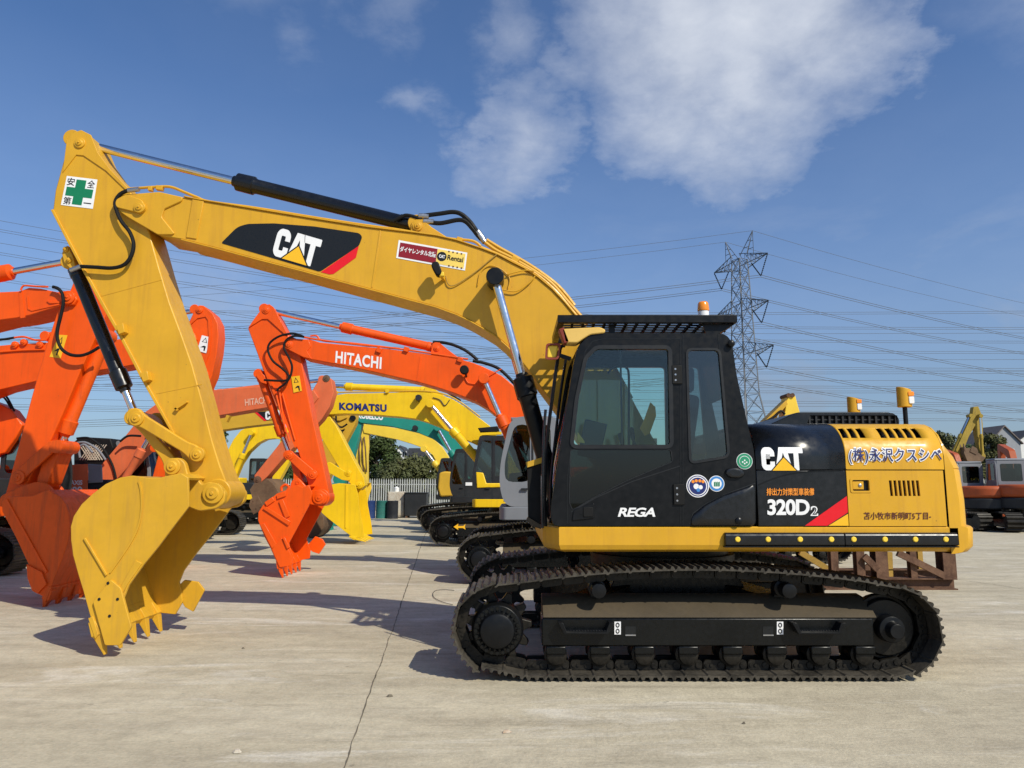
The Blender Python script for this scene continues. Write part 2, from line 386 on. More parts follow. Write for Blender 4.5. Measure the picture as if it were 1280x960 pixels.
paint('earth', (.09, .095, .045), .95, .3, .5, (.15, .12, .075), scale=.6)
g = MB().add([(-420, -60, -.02), (420, -60, -.02), (420, 900, -.02), (-420, 900, -.02)], [(0, 1, 2, 3)]).build('terrain', 'earth'); tag(g, 'flat rough ground reaching beyond the yard fence', None, kind='structure')
yard = MB().add([(-70, -25, 0), (70, -25, 0), (70, 52, 0), (-70, 52, 0)], [(0, 1, 2, 3)]).build('yard_floor', 'concrete'); tag(yard, 'pale dusty concrete yard floor', None, kind='structure')
paint('joint', (.17, .145, .105), .95, .3, .3, (.2, .18, .14))
def seam(p0, p1, w, amp, steps):
    a, b = G(*p0), G(*p1); d = (b-a); n = Vector((-d.y, d.x, 0)).normalized(); left = []; right = []
    off = 0
    for i in range(steps+1):
        off = off*.8+random.uniform(-amp, amp); ww = w*random.uniform(.45, 1.5); p = a+d*(i/steps)+n*off
        left.append((p.x-n.x*ww/2, p.y-n.y*ww/2, .004)); right.append((p.x+n.x*ww/2, p.y+n.y*ww/2, .004))
    return MB().grid([left, right]).build('expansion_joint', 'joint', yard, recalc=False)
seam((420, 985), (500, 760), .0085, .004, 90); seam((500, 760), (531, 668), .013, .005, 90); seam((531, 668), (548, 646), .04, .01, 30)
seam((235, 667), (545, 671), .03, .01, 60); seam((1195, 724), (1290, 738), .012, .006, 40); seam((640, 664), (1290, 690), .02, .01, 60)
m = MB().tube(smooth_path([G(566, 756, .012), G(552, 752, .012), G(542, 746, .012), (G(543, 739, .012)), G(554, 737, .012), G(568, 738, .012)], 6), .0045, 6)
tag(m.build('cable', 'cable_grey', origin=tuple(G(556, 745))), 'thin dark cable looped on the concrete beside the tracks of the large yellow excavator', 'cable')
for px, py, s in ((296, 941, .026), (488, 871, .018), (632, 916, .024), (930, 905, .010), (304, 811, .010)):
    c = G(px, py); mm = MB()
    pts = [(c.x+math.cos(a)*s*random.uniform(.5, 1.2)*1.6, c.y+math.sin(a)*s*random.uniform(.5, 1.2), .003) for a in [i*1.05 for i in range(6)]]
    mm.add(pts+[(p[0]*.5+c.x*.5, p[1]*.5+c.y*.5, .012+s*.3) for p in pts], [tuple(range(6, 12))]+[(i, (i+1) % 6, 6+(i+1) % 6, 6+i) for i in range(6)])
    tag(mm.build('concrete_chip', 'peeling_white' if s > .02 else 'joint', origin=(c.x, c.y, 0)), None, None); o = bpy.data.objects[-1] if False else None
chips = [o for o in COL.objects if o.name.startswith('concrete_chip')]
for o, l in zip(chips, ('pale chip lying alone on the concrete near the bottom edge of the yard', 'pale sliver on the concrete beside the long seam', 'dark pebble on the concrete below the large black sprocket', 'tiny dark pebble on the bare concrete below the long black track', 'small dark pebble on the concrete between the yellow bucket and the seam')):
    tag(o, l, 'debris')

# ------------------------------------------------------------------ machine pieces
def resample(path, n):
    path = [Vector(p) for p in path]; seg = [(path[(i+1) % len(path)]-path[i]).length for i in range(len(path))]; tot = sum(seg); out = []
    i = 0; acc = 0
    for k in range(n):
        t = tot*k/n
        while acc+seg[i] < t: acc += seg[i]; i += 1
        q = (t-acc)/seg[i]; a = path[i]; b = path[(i+1) % len(path)]; d = (b-a).normalized()
        out.append((a+(b-a)*q, d))
    return out, tot/n
def arc(cx, cz, r, a0, a1, n=10): return [(cx+r*math.cos(R(a0+(a1-a0)*i/n)), cz+r*math.sin(R(a0+(a1-a0)*i/n))) for i in range(n+1)]
def track_path(xl, xr, zc=.405, r=.355, rise=.15, zl=.02, front_lift=.02):
    """closed outline in XZ of the shoe plates, going clockwise seen from the camera's side"""
    L = xr-xl; cl, cr = xl+r, xr-r
    top = [(cl+(cr-cl)*t, zc+r+rise*math.sin(math.pi*min(1, max(0, t)))**.75) for t in [i/14 for i in range(1, 14)]]
    p = arc(cl, zc+front_lift, r, 230, 95, 12) + top + arc(cr, zc, r, 85, -60, 12)
    b0 = cr-.05; b1 = cl+.25
    p += [(b0+(b1-b0)*i/10, .03+zl) for i in range(11)]
    return p
SHOES = {}
def shoe_mesh(pitch, width):
    k = (round(pitch, 3), width)
    if k in SHOES: return SHOES[k]
    m = MB(); h = pitch/2*.97; w = width/2
    prof = [(-h-.020, -.010), (-h-.002, -.010), (-h+.010, 0), (h, 0), (h, .012)]
    for c in (.36, 0, -.36):
        x = c*pitch*1.0; prof += [(x+.022, .012), (x+.010, .034), (x-.006, .036), (x-.018, .012)]
    prof += [(-h, .012), (-h-.006, .002), (-h-.020, -.002)]
    m.prism(prof, -w, w)
    me = bpy.data.meshes.new('track_shoe'); bm = bmesh.new()
    vs = [bm.verts.new(p) for p in m.v]; [bm.faces.new([vs[i] for i in f]) for f in m.f]; bmesh.ops.recalc_face_normals(bm, faces=bm.faces); bm.to_mesh(me); bm.free()
    me.materials.append(MATS['grouser'])
    l = MB(); q = pitch/2
    for y in (-.085,):
        l.prism(fillet([(-q*.98, -.085), (q*.9, -.085), (q*.95, -.004), (-q*.95, -.004)], .03, 3), y-.02, y+.02)
        for x in (-.3, .12, .34): l.cyl((x*pitch, y-.03 if y < 0 else y+.03, -.045), (x*pitch, y, -.045), .026 if x < 0 else .014, n=8)
    ml = bpy.data.meshes.new('track_link'); ml.from_pydata(l.v, [], l.f); ml.materials.append(MATS['track_steel'])
    SHOES[k] = (me, ml); return SHOES[k]
def track(root, xl, xr, y0, y1, detail, n=None, name='track', rise=.15, zc=.405, r=.355, outer=-1):
    """one crawler: shoes, chain, frame, sprocket, idler, rollers. detail 2: each shoe and link its own object"""
    yc = (y0+y1)/2; wd = y1-y0; path = track_path(xl, xr, zc, r, rise); n = n or round(sum((Vector(path[(i+1) % len(path)])-Vector(path[i])).length for i in range(len(path)))/.19)
    pts, pitch = resample(path, n); o0 = org(root)
    fr = MB(); cl, cr = xl+r, xr-r
    ye = y0+.10 if outer < 0 else y1-.10; yi = y1-.12 if outer < 0 else y0+.12
    fx0, fx1 = cl+.38, cr-.16
    fr.prism([(yi, .27), (ye, .27), (ye, .50), (yi, .50)], fx0, fx1, 'x')
    tr = fr.build('track', 'frame_black', root, bevel=.012)
    sl = MB().prism([(ye+(-1)*outer*-.0, .503), (yi, .503), (yi, .70), (yc-outer*.02, .70), ], fx0+.02, fx1+.06, 'x') if False else MB().prism([(ye-outer*.012, .503), (yc-outer*-.02, .635), (yi, .66), (yi, .503)], fx0+.01, fx1+.04, 'x')
    sl.build('sloped_guard', 'dusty_frame', tr, bevel=.006)
    me, ml = shoe_mesh(pitch, wd)
    J = MB(); JL = MB()
    for p, d in pts:
        ang = math.atan2(d.y, d.x); nrm = Vector((-d.y, d.x))   # outward
        rot = Matrix(((d.x, 0, nrm.x, 0), (0, 1, 0, 0), (d.y, 0, nrm.y, 0), (0, 0, 0, 1)))
        M = Matrix.Translation(Vector((p.x, yc, p.y))-o0) @ rot
        if detail >= 2:
            inst('track_shoe', me, tr, M); inst('track_link', ml, tr, M); inst('track_link', ml, tr, M @ Matrix.Diagonal((1, -1, 1, 1)))
        else:
            M3 = Matrix.Translation(Vector((p.x, yc, p.y))) @ rot @ Matrix.Diagonal((1, -1, 1, 1)); JL.add([M3 @ v.co for v in ml.vertices], [tuple(q.vertices) for q in ml.polygons])
            M2 = Matrix.Translation(Vector((p.x, yc, p.y))) @ rot
            J.add([M2 @ v.co for v in me.vertices], [tuple(q.vertices) for q in me.polygons]); JL.add([M2 @ v.co for v in ml.vertices], [tuple(q.vertices) for q in ml.polygons])
    if detail < 2:
        J.build('track_shoes', 'grouser', tr, recalc=False)['kind'] = 'stuff'; JL.build('track_chain', 'track_steel', tr, recalc=False)['kind'] = 'stuff'
    for cx, cz, nm in ((cl, zc, 'sprocket'), (cr, zc, 'idler')):
        s = MB(); rr = r-.10
        if nm == 'sprocket':
            pr = []
            for i in range(44): a = 2*math.pi*i/44; q = rr+(.045 if i % 4 < 2 else -.03); pr.append((cx+q*math.cos(a), cz+q*math.sin(a)))
            s.prism(pr, yc-.05, yc+.05)
        else: s.lathe((cx, yc-.10, cz), (cx, yc+.10, cz), [(0, rr*.35), (.02, rr-.02), (.3, rr-.01), (.3, rr+.02), (.7, rr+.02), (.7, rr-.01), (.98, rr-.02), (1, rr*.35)], 32)
        s.build(nm, 'track_steel', tr, bevel=.006)
        h = MB(); yo = y0+.015 if outer < 0 else y1-.015; yb = yc
        h.lathe((cx, yb, cz), (cx, yo, cz), [(0, rr*.88), (.6, rr*.88), (.78, rr*.80), (.80, rr*.62), (.97, rr*.56), (1, rr*.48)] if nm == 'sprocket' else [(0, .12), (.7, .11), (.72, .07), (1, .06)], 36)
        hb = h.build('final_drive' if nm == 'sprocket' else 'idler_hub', 'black_satin', tr, bevel=.004)
        if nm == 'sprocket' and detail:
            b = MB(); yy = yb+(yo-yb)*.78
            for i in range(24):
                a = 2*math.pi*i/24; x, z = cx+rr*.72*math.cos(a), cz+rr*.72*math.sin(a); b.cyl((x, yy+.02, z), (x, yy-.028, z), .017, n=6)
                a += math.pi/24; b.bar((cx+rr*.54*math.cos(a), yy-.006, cz+rr*.54*math.sin(a)), (cx+rr*.78*math.cos(a), yy-.0, cz+rr*.78*math.sin(a)), .016, .022, (0, 1, 0))
            b.build('bolt_ring', 'frame_black', tr)['kind'] = 'stuff'
    nb = 8
    for i in range(nb):
        x = fx0+.12+(fx1-fx0-.2)*i/(nb-1); q = MB()
        q.lathe((x, y0+.12, .185), (x, y1-.12, .185), [(0, .05), (0.02, .075), (.14, .08), (.16, .10), (.22, .10), (.24, .085), (.76, .085), (.78, .10), (.84, .10), (.86, .08), (.98, .075), (1, .05)], 14)
        q.build('track_roller', 'track_steel', tr)
    if detail:
        for i in range(nb):
            x = fx0+.12+(fx1-fx0-.2)*i/(nb-1); q = MB(); q.box(x-.085, x+.085, ye-.002 if outer < 0 else ye-.06, ye+.06 if outer < 0 else ye+.002, .20, .268)
            q.build('roller_bracket', 'frame_black', tr, bevel=.01)
    for t in (.30, .70):
        x = xl+(xr-xl)*t; q = MB(); z = zc+r+rise*.9-.165
        q.lathe((x, y0+.07 if outer < 0 else y1-.07, z), (x, yc+.1, z), [(0, .03), (.02, .062), (.35, .066), (.36, .05), (.5, .05), (.52, .075), (.8, .075), (.82, .06), (1, .05)], 18)
        q.bar((x, yc+.08, z), (x, yc+.08, .6), .09); q.build('carrier_roller', 'black_satin', tr)
    return tr
def undercarriage(root, xs, yc, L=4.08, gauge=2.38, shoe=.6, detail=1, rise=.15):
    y = [yc-gauge/2, yc+gauge/2]; xl, xr = xs-L/2, xs+L/2
    a = track(root, xl, xr, y[0]-shoe/2, y[0]+shoe/2, detail, rise=rise, outer=-1); b = track(root, xl, xr, y[1]-shoe/2, y[1]+shoe/2, detail, rise=rise, outer=1)
    m = MB(); m.prism(fillet([(xs-.75, .46), (xs+.75, .46), (xs+.55, .84), (xs-.55, .84)], .08), yc-.75, yc+.75)
    for sx in (-1, 1):
        for sy in (-1, 1): m.bar((xs+sx*.4, yc+sy*.45, .62), (xs+sx*1.0, yc+sy*(gauge/2-.1), .48), .34, .24)
    m.build('car_body', 'frame_black', root, bevel=.01)
    MB().lathe((xs, yc, .84), (xs, yc, 1.06), [(0, .74), (.45, .74), (.46, .68), (1, .68)], 40).build('slew_ring', 'track_steel', root)
    return a, b
def bucket(parent, Yn, Yf, back, front, col, thick=.03, teeth=5, tooth=.17, tdir=None, cutter=True, name='bucket', tw=.075):
    """back: ear -> lip along the outside of the shell; front: lip -> ear along the open edge, both photo points on the near plane"""
    B = PL(back, Yn); Fp = PL(front, Yn); root_o = None
    def thin(y0, y1):
        return MB().prism(B+Fp, y0, y1)
    b = thin(Yn, Yn+thick).build(name, col, parent, bevel=.006)
    thin(Yf-thick, Yf).build('side_plate', col, b, bevel=.006)
    s = MB(); k = len(B); cen = Vector((sum(p[0] for p in B+Fp)/len(B+Fp), sum(p[1] for p in B+Fp)/len(B+Fp)))
    inn = []
    for i, p in enumerate(B):
        a = Vector(B[max(0, i-1)]); c = Vector(B[min(k-1, i+1)]); d = (c-a).normalized(); nn = Vector((-d.y, d.x)); 
        if nn.dot(cen-Vector(p)) < 0: nn = -nn
        inn.append((p[0]+nn.x*.028, p[1]+nn.y*.028))
    s.prism([(p[0]+(q[0]-p[0])*.12, p[1]+(q[1]-p[1])*.12) for p, q in zip(B, inn)]+inn[::-1], Yn+thick*.6, Yf-thick*.6)
    s.build('shell', col, b)
    lip = Vector(B[-1]); d = (Vector(B[-1])-Vector(B[-3])).normalized() if tdir is None else Vector(tdir).normalized(); nn = Vector((-d.y, d.x))
    if nn.dot(cen-lip) < 0: nn = -nn
    l = MB(); p0 = lip-d*.16; l.prism([(p0.x-nn.x*.012, p0.y-nn.y*.012), (lip.x+d.x*.05-nn.x*.012, lip.y+d.y*.05-nn.y*.012), (lip.x+d.x*.02+nn.x*.03, lip.y+d.y*.02+nn.y*.03), (p0.x+nn.x*.035, p0.y+nn.y*.035)], Yn-.012, Yf+.012)
    l.build('cutting_edge', col, b, bevel=.004)
    for i in range(teeth):
        y = Yn+.05+(Yf-Yn-.1)*i/(teeth-1); q = MB(); tip = lip+d*tooth; a = lip-d*.12
        v = []
        for (c, hw, h0, h1) in ((a, tw*.75, -.03, .035), (lip+d*.02, tw*.75, -.045, .065), (lip+d*.03, tw*.6, -.035, .05), (tip, tw*.38, -.004, .008)):
            for sy, h in ((-1, h0), (1, h0), (1, h1), (-1, h1)):
                v.append((c.x+nn.x*h, y+sy*hw, c.y+nn.y*h))
        f = [(0, 1, 2, 3), (12, 13, 14, 15)]
        for j in range(3):
            for e in range(4): f.append((j*4+e, j*4+(e+1) % 4, j*4+4+(e+1) % 4, j*4+4+e))
        q.add(v, f); q.build('tooth', col, b, bevel=.006)
    if cutter:
        for y0, y1 in ((Yn-.035, Yn-.002), (Yf+.002, Yf+.035)):
            fe = Vector(Fp[0]); fu = (Vector(Fp[min(1, len(Fp)-1)])-fe).normalized(); m = MB()
            ou = fu.orthogonal(); 
            if ou.dot(fe-cen) < 0: ou = -ou
            q = [fe+fu*.02-ou*.20, fe+fu*.36-ou*.16, fe+fu*.36+ou*.03, fe+fu*.22+ou*.13, fe-fu*.02+ou*.11]
            m.prism([tuple(p) for p in q], y0, y1); c = m.build('side_cutter', col, b, bevel=.006)
            n = MB()
            for p in (fe+fu*.07-ou*.12, fe+fu*.26-ou*.10, fe+fu*.28-ou*.0, fe+fu*.08-ou*.0): n.cyl((p.x, y0-.004 if y0 < Yn else y1+.004, p.y), (p.x, (y0+y1)/2, p.y), .02, n=10)
            n.build('bolts', 'rust', c)['kind'] = 'stuff'
    return b
def cylinder(parent, p0, p1, Y, split, r_rod, r_bar, col, name='hydraulic_cylinder', rod='chrome', eye=None):
    """p0: pin at the rod end, p1: pin at the barrel end (photo points on plane Y); split 0..1: where the barrel starts"""
    a = P3(p0[0], p0[1], Y); b = P3(p1[0], p1[1], Y); c = a+(b-a)*split; d = (b-a).normalized(); L = (b-c).length
    q = MB().lathe(c, b, [(0, r_bar*.72), (.03/L if L > .1 else .1, r_bar*.80), (.05/L, r_bar*1.22), (.24/L, r_bar*1.26), (.25/L, r_bar*1.08), (.28/L, r_bar), (.9, r_bar), (.905, r_bar*1.1), (.96, r_bar*1.1), (1, r_bar*.6)], 22).build(name, col, parent)
    MB().cyl(a, c+d*.02, r_rod, n=16).build('rod', rod, q)
    for p in (a, b): MB().cyl(p+Vector((0, -r_bar*1.5, 0)), p+Vector((0, r_bar*1.5, 0)), r_rod*2.0, n=18).build('end_eye', eye or col, q, bevel=.006)
    return q
def pin(parent, px, py, Y, r, col, depth=.05, name='pin', cap=True):
    c = P3(px, py, Y); m = MB()
    m.lathe(c+Vector((0, .03, 0)), c-Vector((0, depth, 0)), [(0, r), (.75, r), (.76, r*.92), (.80, r*.6), (1, r*.56)], 24)
    if cap: m.cyl(c-Vector((0, depth-.01, 0)), c-Vector((0, depth+.012, 0)), r*.2, n=6)
    return m.build(name, col, parent, bevel=.004)
def hose(parent, pts, r, mat='black_rubber', name='hose', k=7):
    return MB().tube(smooth_path(pts, k), r, 8).build(name, mat, parent)
def cat_logo(parent, bl, br, tl, Y, lift=.005, surf=None, part='C'):
    a = Vector(W(*bl, Y)); u = (Vector(W(*br, Y))-a)/2.72; w = Vector(W(*tl, Y))-a
    def put(poly, mat, lf, name):
        pts = fillet(poly, 0, 3) if poly[0].__class__ is tuple else poly
        q = [a+u*p[0]+w*p[1] for p in pts]; decal([[(p.x, p.y) for p in q]], Y, mat, parent, lf, name, surf)
    put([(.86, .60, 0), (.86, .82, .1), (.66, 1, .12), (.2, 1, .2), (0, .84, .15), (0, .16, .15), (.2, 0, .2), (.70, 0, 0), (.86, .16, 0), (.86, .38, 0), (.56, .38, 0), (.56, .24, .05), (.30, .24, .05), (.30, .76, .05), (.56, .76, .05), (.56, .60, 0)], 'decal_white', lift, 'letter')
    put([(.86, .0, 0), (1.18, 1, .03), (1.66, 1, .03), (1.98, .02, 0), (1.72, .02, 0), (1.42, .78, 0), (1.12, 0, 0)], 'decal_white', lift, 'letter')
    put([(1.62, 1, 0), (2.72, 1, .04), (2.72, .74, .04), (2.42, .74, 0), (2.42, .0, .04), (2.10, .0, .04), (2.10, .74, 0), (1.72, .74, 0)], 'decal_white', lift, 'letter')
    put([(.54, -.03), (1.44, .62), (2.32, -.03)], 'decal_black', lift+.0015, 'triangle'); put([(.66, -.01), (1.44, .55), (2.20, -.01)], 'decal_yellow', lift+.003, 'triangle')
# ------------------------------------------------------------------ the large yellow excavator in front
YN, YC = 6.60, 7.98
def main_machine():
    XS = 1.55; Y2 = 2*YC-YN
    root = thing('excavator', 'large yellow crawler excavator with a black cab and white lettering, nearest the camera', 'excavator', (XS, YC, 0), 'excavators parked in the yard')
    ta, tb = undercarriage(root, XS+.015, YC, 4.09, 2.38, .6, 2, .15)
    # steps, sockets and chain stickers on the near track frame
    yf = YC-1.19-.3+.10
    def fz(px, py): return W(px, py, yf)
    for (x0, y0, x1, y1) in ((697, 776, 766, 790), (985, 776, 1052, 790)):
        a, b = fz(x0, y0), fz(x1, y1); m = MB(); zt, zb = a[1], b[1]
        m.prism([(a[0], zt), (a[0]+.04, zt), (a[0]+.07, zb+.02), (b[0]-.07, zb+.02), (b[0]-.04, zt), (b[0], zt), (b[0]-.05, zb), (a[0]+.05, zb)], yf-.10, yf+.01)
        for i in range(14): m.box(a[0]+.08+i*(b[0]-a[0]-.16)/13-.006, a[0]+.08+i*(b[0]-a[0]-.16)/13+.006, yf-.10, yf-.095, zb+.0205, zb+.032)
        m.build('step', 'black_satin', ta, bevel=.003)
    for px in (772, 975):
        decal([(px-4, 777), (px+4, 777), (px+4, 793), (px-4, 793)], yf, 'decal_white', ta, .003, 'sticker'); s = MB()
        for k in (-1, 1):
            c = Vector(fz(px, 785+k*3.8)); o_ = [(c.x+.017*math.cos(a), c.y+.021*math.sin(a)) for a in [i*math.pi/6 for i in range(12)]]; i_ = [(c.x+.009*math.cos(a), c.y+.012*math.sin(a)) for a in [i*math.pi/6 for i in range(12)]]
            s.plate(o_, [i_], yf-.006, yf-.0045)
        s.build('chain_symbol', 'decal_black', ta)['kind'] = 'stuff'
    for px in (788, 960):
        decal([(px-6.5, 783), (px+6.5, 783), (px+6.5, 793), (px-6.5, 793)], yf, 'decal_black', ta, .003, 'socket')
        a = fz(px-6.5, 793); b = fz(px+6.5, 794.5); MB().box(a[0], b[0], yf-.012, yf+.01, b[1], a[1]).build('socket_rim', 'steel', ta)
    # ---- revolving deck: yellow skirt all round
    zs0, zs1 = 1.055, 1.272
    plan = [(.41, YN), (4.02-.13, YN), (3.86, Y2), (.41, Y2), (.28, Y2-.3), (.28, YN+.3)]
    sk = MB(); pr = [(0.0, zs0+.03), (.03, zs0), (.03, zs1), (0, zs1)]
    n = len(plan); cx, cy = 2.1, YC
    rows = []
    for z, ins in ((zs0, .05), (zs0+.02, .015), (zs0+.06, 0), (zs1-.012, 0), (zs1, .012)):
        rows.append([(cx+(p[0]-cx)*(1-ins/1.9), cy+(p[1]-cy)*(1-ins/1.38), z) for p in plan])
    for j in range(len(rows)-1):
        for i in range(n):
            sk.add([rows[j][i], rows[j][(i+1) % n], rows[j+1][(i+1) % n], rows[j+1][i]], [(0, 1, 2, 3)])
    sk.add(rows[0], [tuple(range(n))]); sk.add(rows[-1], [tuple(range(n))])
    skirt = sk.build('deck_skirt', 'cat_yellow', root)
    x0 = W(905, 674, YN)[0]; zb = (W(905, 682, YN)[1], W(905, 665.5, YN)[1])
    for p0, p1, dots in ((905, 1053, (922, 960, 1000, 1039)), (1053.6, 1194, (1067, 1106, 1144, 1182))):
        a, b = W(p0, 674, YN)[0], W(p1, 674, YN)[0]
        m = MB().prism(fillet([(YN+.01, zb[0]), (YN-.05, zb[0]), (YN-.05, zb[1]-.02), (YN-.03, zb[1]), (YN+.01, zb[1])], .02), a, b, 'x'); bp = m.build('bumper_strip', 'black_gloss', skirt, bevel=.006)
        for d in dots:
            c = P3(d, 674.2, YN-.05); MB().lathe(c, c-Vector((0, .012, 0)), [(0, .023), (.6, .023), (1, .017)], 18).build('reflector', 'dot_yellow', bp)
        MB().box(a-.01, b, YN-.052, YN, zb[0]-.012, zb[0]-.002).build('strip_edge', 'black_satin', bp)
    # ---- hood
    ZT = 2.2
    def hs(z):
        q = min(1, max(0, (z-1.88)/(ZT-1.88))); return YN+.40*(1-math.sqrt(max(0, 1-q*q)))
    zcre = W(1100, 587, YN)[1]
    core = MB(); cp = [(YN+.02, zs1), (YN+.02, 1.9)]+[(hs(1.88+.32*math.sin(a))+.03, 1.88+.32*math.sin(a)-.03) for a in [i*math.pi/2/8 for i in range(1, 9)]]
    core.prism(cp+[(2*YC-p[0], p[1]) for p in cp[::-1]], 2.17, 3.825, 'x').build('engine_bay', 'black_satin', root)
    XB, XE, XL = 2.945, 3.81, 2.152
    def shell(xa, xb, z0, holes, nm, mat, parent=None):
        zz = [z0, z0+.004, 1.80, 1.88]+[1.88+.32*math.sin(a) for a in [i*math.pi/2/14 for i in range(1, 15)]]
        for (hx0, hx1, hz0, hz1, sh) in holes: zz += [hz0, hz1]
        zz = sorted(set(round(z, 5) for z in zz if z >= z0)); xx = [xa, xb]
        for h in holes: xx += [h[0], h[1]]
        xx = sorted(xx); m = MB()
        prof = [(hs(z), z) for z in zz]
        sl = (holes[0][4] if holes else 0)
        def pt(x, k):
            z = prof[k][1]; o = 0
            if holes and x not in (xa, xb): o = sl*(z-holes[0][2])
            return (x+o, prof[k][0], z)
        for i in range(len(xx)-1):
            for k in range(len(zz)-1):
                xm = (xx[i]+xx[i+1])/2; zm = (zz[k]+zz[k+1])/2
                if any(h[0] < xm < h[1] and h[2] < zm < h[3] for h in holes): continue
                m.add([pt(xx[i], k), pt(xx[i+1], k), pt(xx[i+1], k+1), pt(xx[i], k+1)], [(0, 1, 2, 3)])
        m.add([(xa, hs(ZT), ZT), (xb, hs(ZT), ZT), (xb, Y2-.4, ZT), (xa, Y2-.4, ZT)], [(0, 1, 2, 3)])
        zz2 = [z for z in zz]; m.grid([[(x, 2*YC-hs(z), z) for z in zz2] for x in (xa, xb)])
        bm = None
        o = m.build(nm, mat, root, recalc=False)
        bm = bmesh.new(); bm.from_mesh(o.data); bmesh.ops.remove_doubles(bm, verts=bm.verts, dist=.0004); bmesh.ops.recalc_face_normals(bm, faces=bm.faces); bm.to_mesh(o.data); bm.free()
        o.data.set_sharp_from_angle(angle=R(35)); q = o.modifiers.new('thickness', 'SOLIDIFY'); q.thickness = .012; q.offset = -1
        return o
    hoodb = shell(XL, XB-.004, zcre, [], 'front_hood', 'black_gloss')
    slots = []
    def onhood(px, py):
        y = YN
        for _ in range(40):
            x, z = W(px, py, y); y = .5*y+.5*hs(min(z, ZT))
        return x, z
    z1 = onhood(1053, 535)[1]; z0 = onhood(1058, 547.5)[1]
    for a in (1050.5, 1061.5, 1072.5, 1098.5, 1109.5, 1120.5, 1131.5, 1142.5):
        x = onhood(a+3, 548)[0]; slots.append((x, x+.052, z0, z1, .05))
    hoody = shell(XB, XE, zcre, slots, 'rear_hood', 'cat_yellow')
    # lower doors
    zl = zs1+.004; zu = zcre-.008
    m = MB().box(XL, XB-.006, YN, YN+.03, zl, zu); db = m.build('front_side_door', 'black_gloss', root, bevel=.006)
    gx = [onhood(px, 610)[0] for px in (1112.5, 1152)]; gz = (W(1130, 620, YN)[1], W(1130, 600.5, YN)[1]); holes = []
    for i in range(7):
        a = gx[0]+(gx[1]-gx[0])*i/7; w = (gx[1]-gx[0])/7*.62; holes.append([(a, gz[0]), (a+w, gz[0]), (a+w-.006, gz[1]), (a-.006, gz[1])])
    lx = [W(px, 607, YN)[0] for px in (1065.5, 1086.5)]; lz = (W(1075, 613.5, YN)[1], W(1075, 600, YN)[1])
    holes.append(fillet([(lx[0], lz[0]), (lx[1], lz[0]), (lx[1], lz[1]), (lx[0], lz[1])], .012))
    m = MB().plate([(XB, zl), (XE-.012, zl), (XE-.012, zu), (XB, zu)], holes, YN, YN+.02); dy_ = m.build('engine_door', 'cat_yellow', root)
    lt = MB().box(lx[0]+.005, lx[1]-.045, YN+.006, YN+.02, lz[0]+.012, lz[1]-.01).build('latch', 'cat_yellow', dy_, bevel=.004)
    c = Vector(((lx[0]+lx[1])/2-.005, YN+.008, (lz[0]+lz[1])/2)); MB().lathe(c, c-Vector((0, .012, 0)), [(0, .016), (.6, .015), (1, .008)], 14).build('lock', 'steel', lt)
    MB().plate(fillet([(lx[0]-.02, lz[0]-.016), (lx[1]+.02, lz[0]-.016), (lx[1]+.02, lz[1]+.016), (lx[0]-.02, lz[1]+.016)], .02), [fillet([(lx[0], lz[0]), (lx[1], lz[0]), (lx[1], lz[1]), (lx[0], lz[1])], .012)], YN-.005, YN+.001).build('latch_surround', 'cat_yellow', dy_)
    # crease that rises through the black panels
    def ridge(pts, Y, w, parent, mat='black_satin', nm='panel_crease'):
        p = smooth_path([Vector((*W(*q, Y), 0)) for q in pts], 6); m = MB(); top = [(q.x, q.y+w/2) for q in p]; bot = [(q.x, q.y-w/2) for q in p]
        return m.prism(top+bot[::-1], Y-.004, Y+.002).build(nm, mat, parent)
    ridge([(948, 606), (965, 599), (985, 593), (1010, 589.5), (1054, 587.5)], YN, .010, hoodb)
    # print on the hood
    cat_logo(hoodb, (952.5, 588), (1005, 588), (950.5, 559), YN, .005, hs)
    lettering('排出力対策型車装備', (958, 619.5), (1017.5, 619.5), (958, 610), YN, 'decal_orange', db, .018)
    lettering('320D', (959, 644), (1012, 644), (959, 624), YN, 'decal_white', db, .035, space=.95)
    lettering('2', (1013, 644.8), (1022.5, 644.8), (1013, 632.5), YN, 'decal_white', db, .045); lettering('2', (1015, 643.3), (1020.8, 643.3), (1015, 634), YN, 'decal_black', db, .0, .006)
    xe = XB-.008; za = W(1050, 620, YN)[1]; zc_ = W(1050, 640.5, YN)[1]; zd = zl+.004
    decal([[(W(1006, 658, YN)[0], zd), (xe, za), (xe, zc_), (W(1034, 658, YN)[0], zd)]], YN, 'decal_red', db, .003, 'stripe')
    decal([[(W(1035.5, 658, YN)[0], zd), (xe, zc_-.012), (xe, zd)]], YN, 'decal_yellow', db, .003, 'stripe')
    for hm, off, lf in (('decal_white', .075, .005), ('decal_navy', .012, .008)):
        lettering('(株)永沢クスシベ', (1060, 581), (1178, 581), (1060, 558.5), YN, hm, hoody, off, lf, hs, space=1.12, cuts=10, halo=.075)
    lettering('苫小牧市新明町5丁目-', (1079.5, 649.5), (1163.7, 649.5), (1079.5, 640), YN, 'lettering_brown', dy_, .012)
    # counterweight: part of a drum about the slew centre
    prof = [(1.04, 2.72), (1.055, 2.78), (1.10, 2.825), (1.255, 2.835), (1.272, 2.82), (1.276, 2.785), (1.5, 2.785), (1.765, 2.765), (1.772, 2.755), (1.779, 2.765), (1.88, 2.725), (1.99, 2.655), (2.08, 2.55), (2.15, 2.44), (2.19, 2.33), (2.2, 2.2)]
    ys = [YN+.0, YN+.012, YN+.04, YN+.09]+[YN+.09+(Y2-YN-.18)*i/22 for i in range(1, 22)]+[Y2-.09, Y2-.04, Y2-.012, Y2]
    m = MB(); rows = []
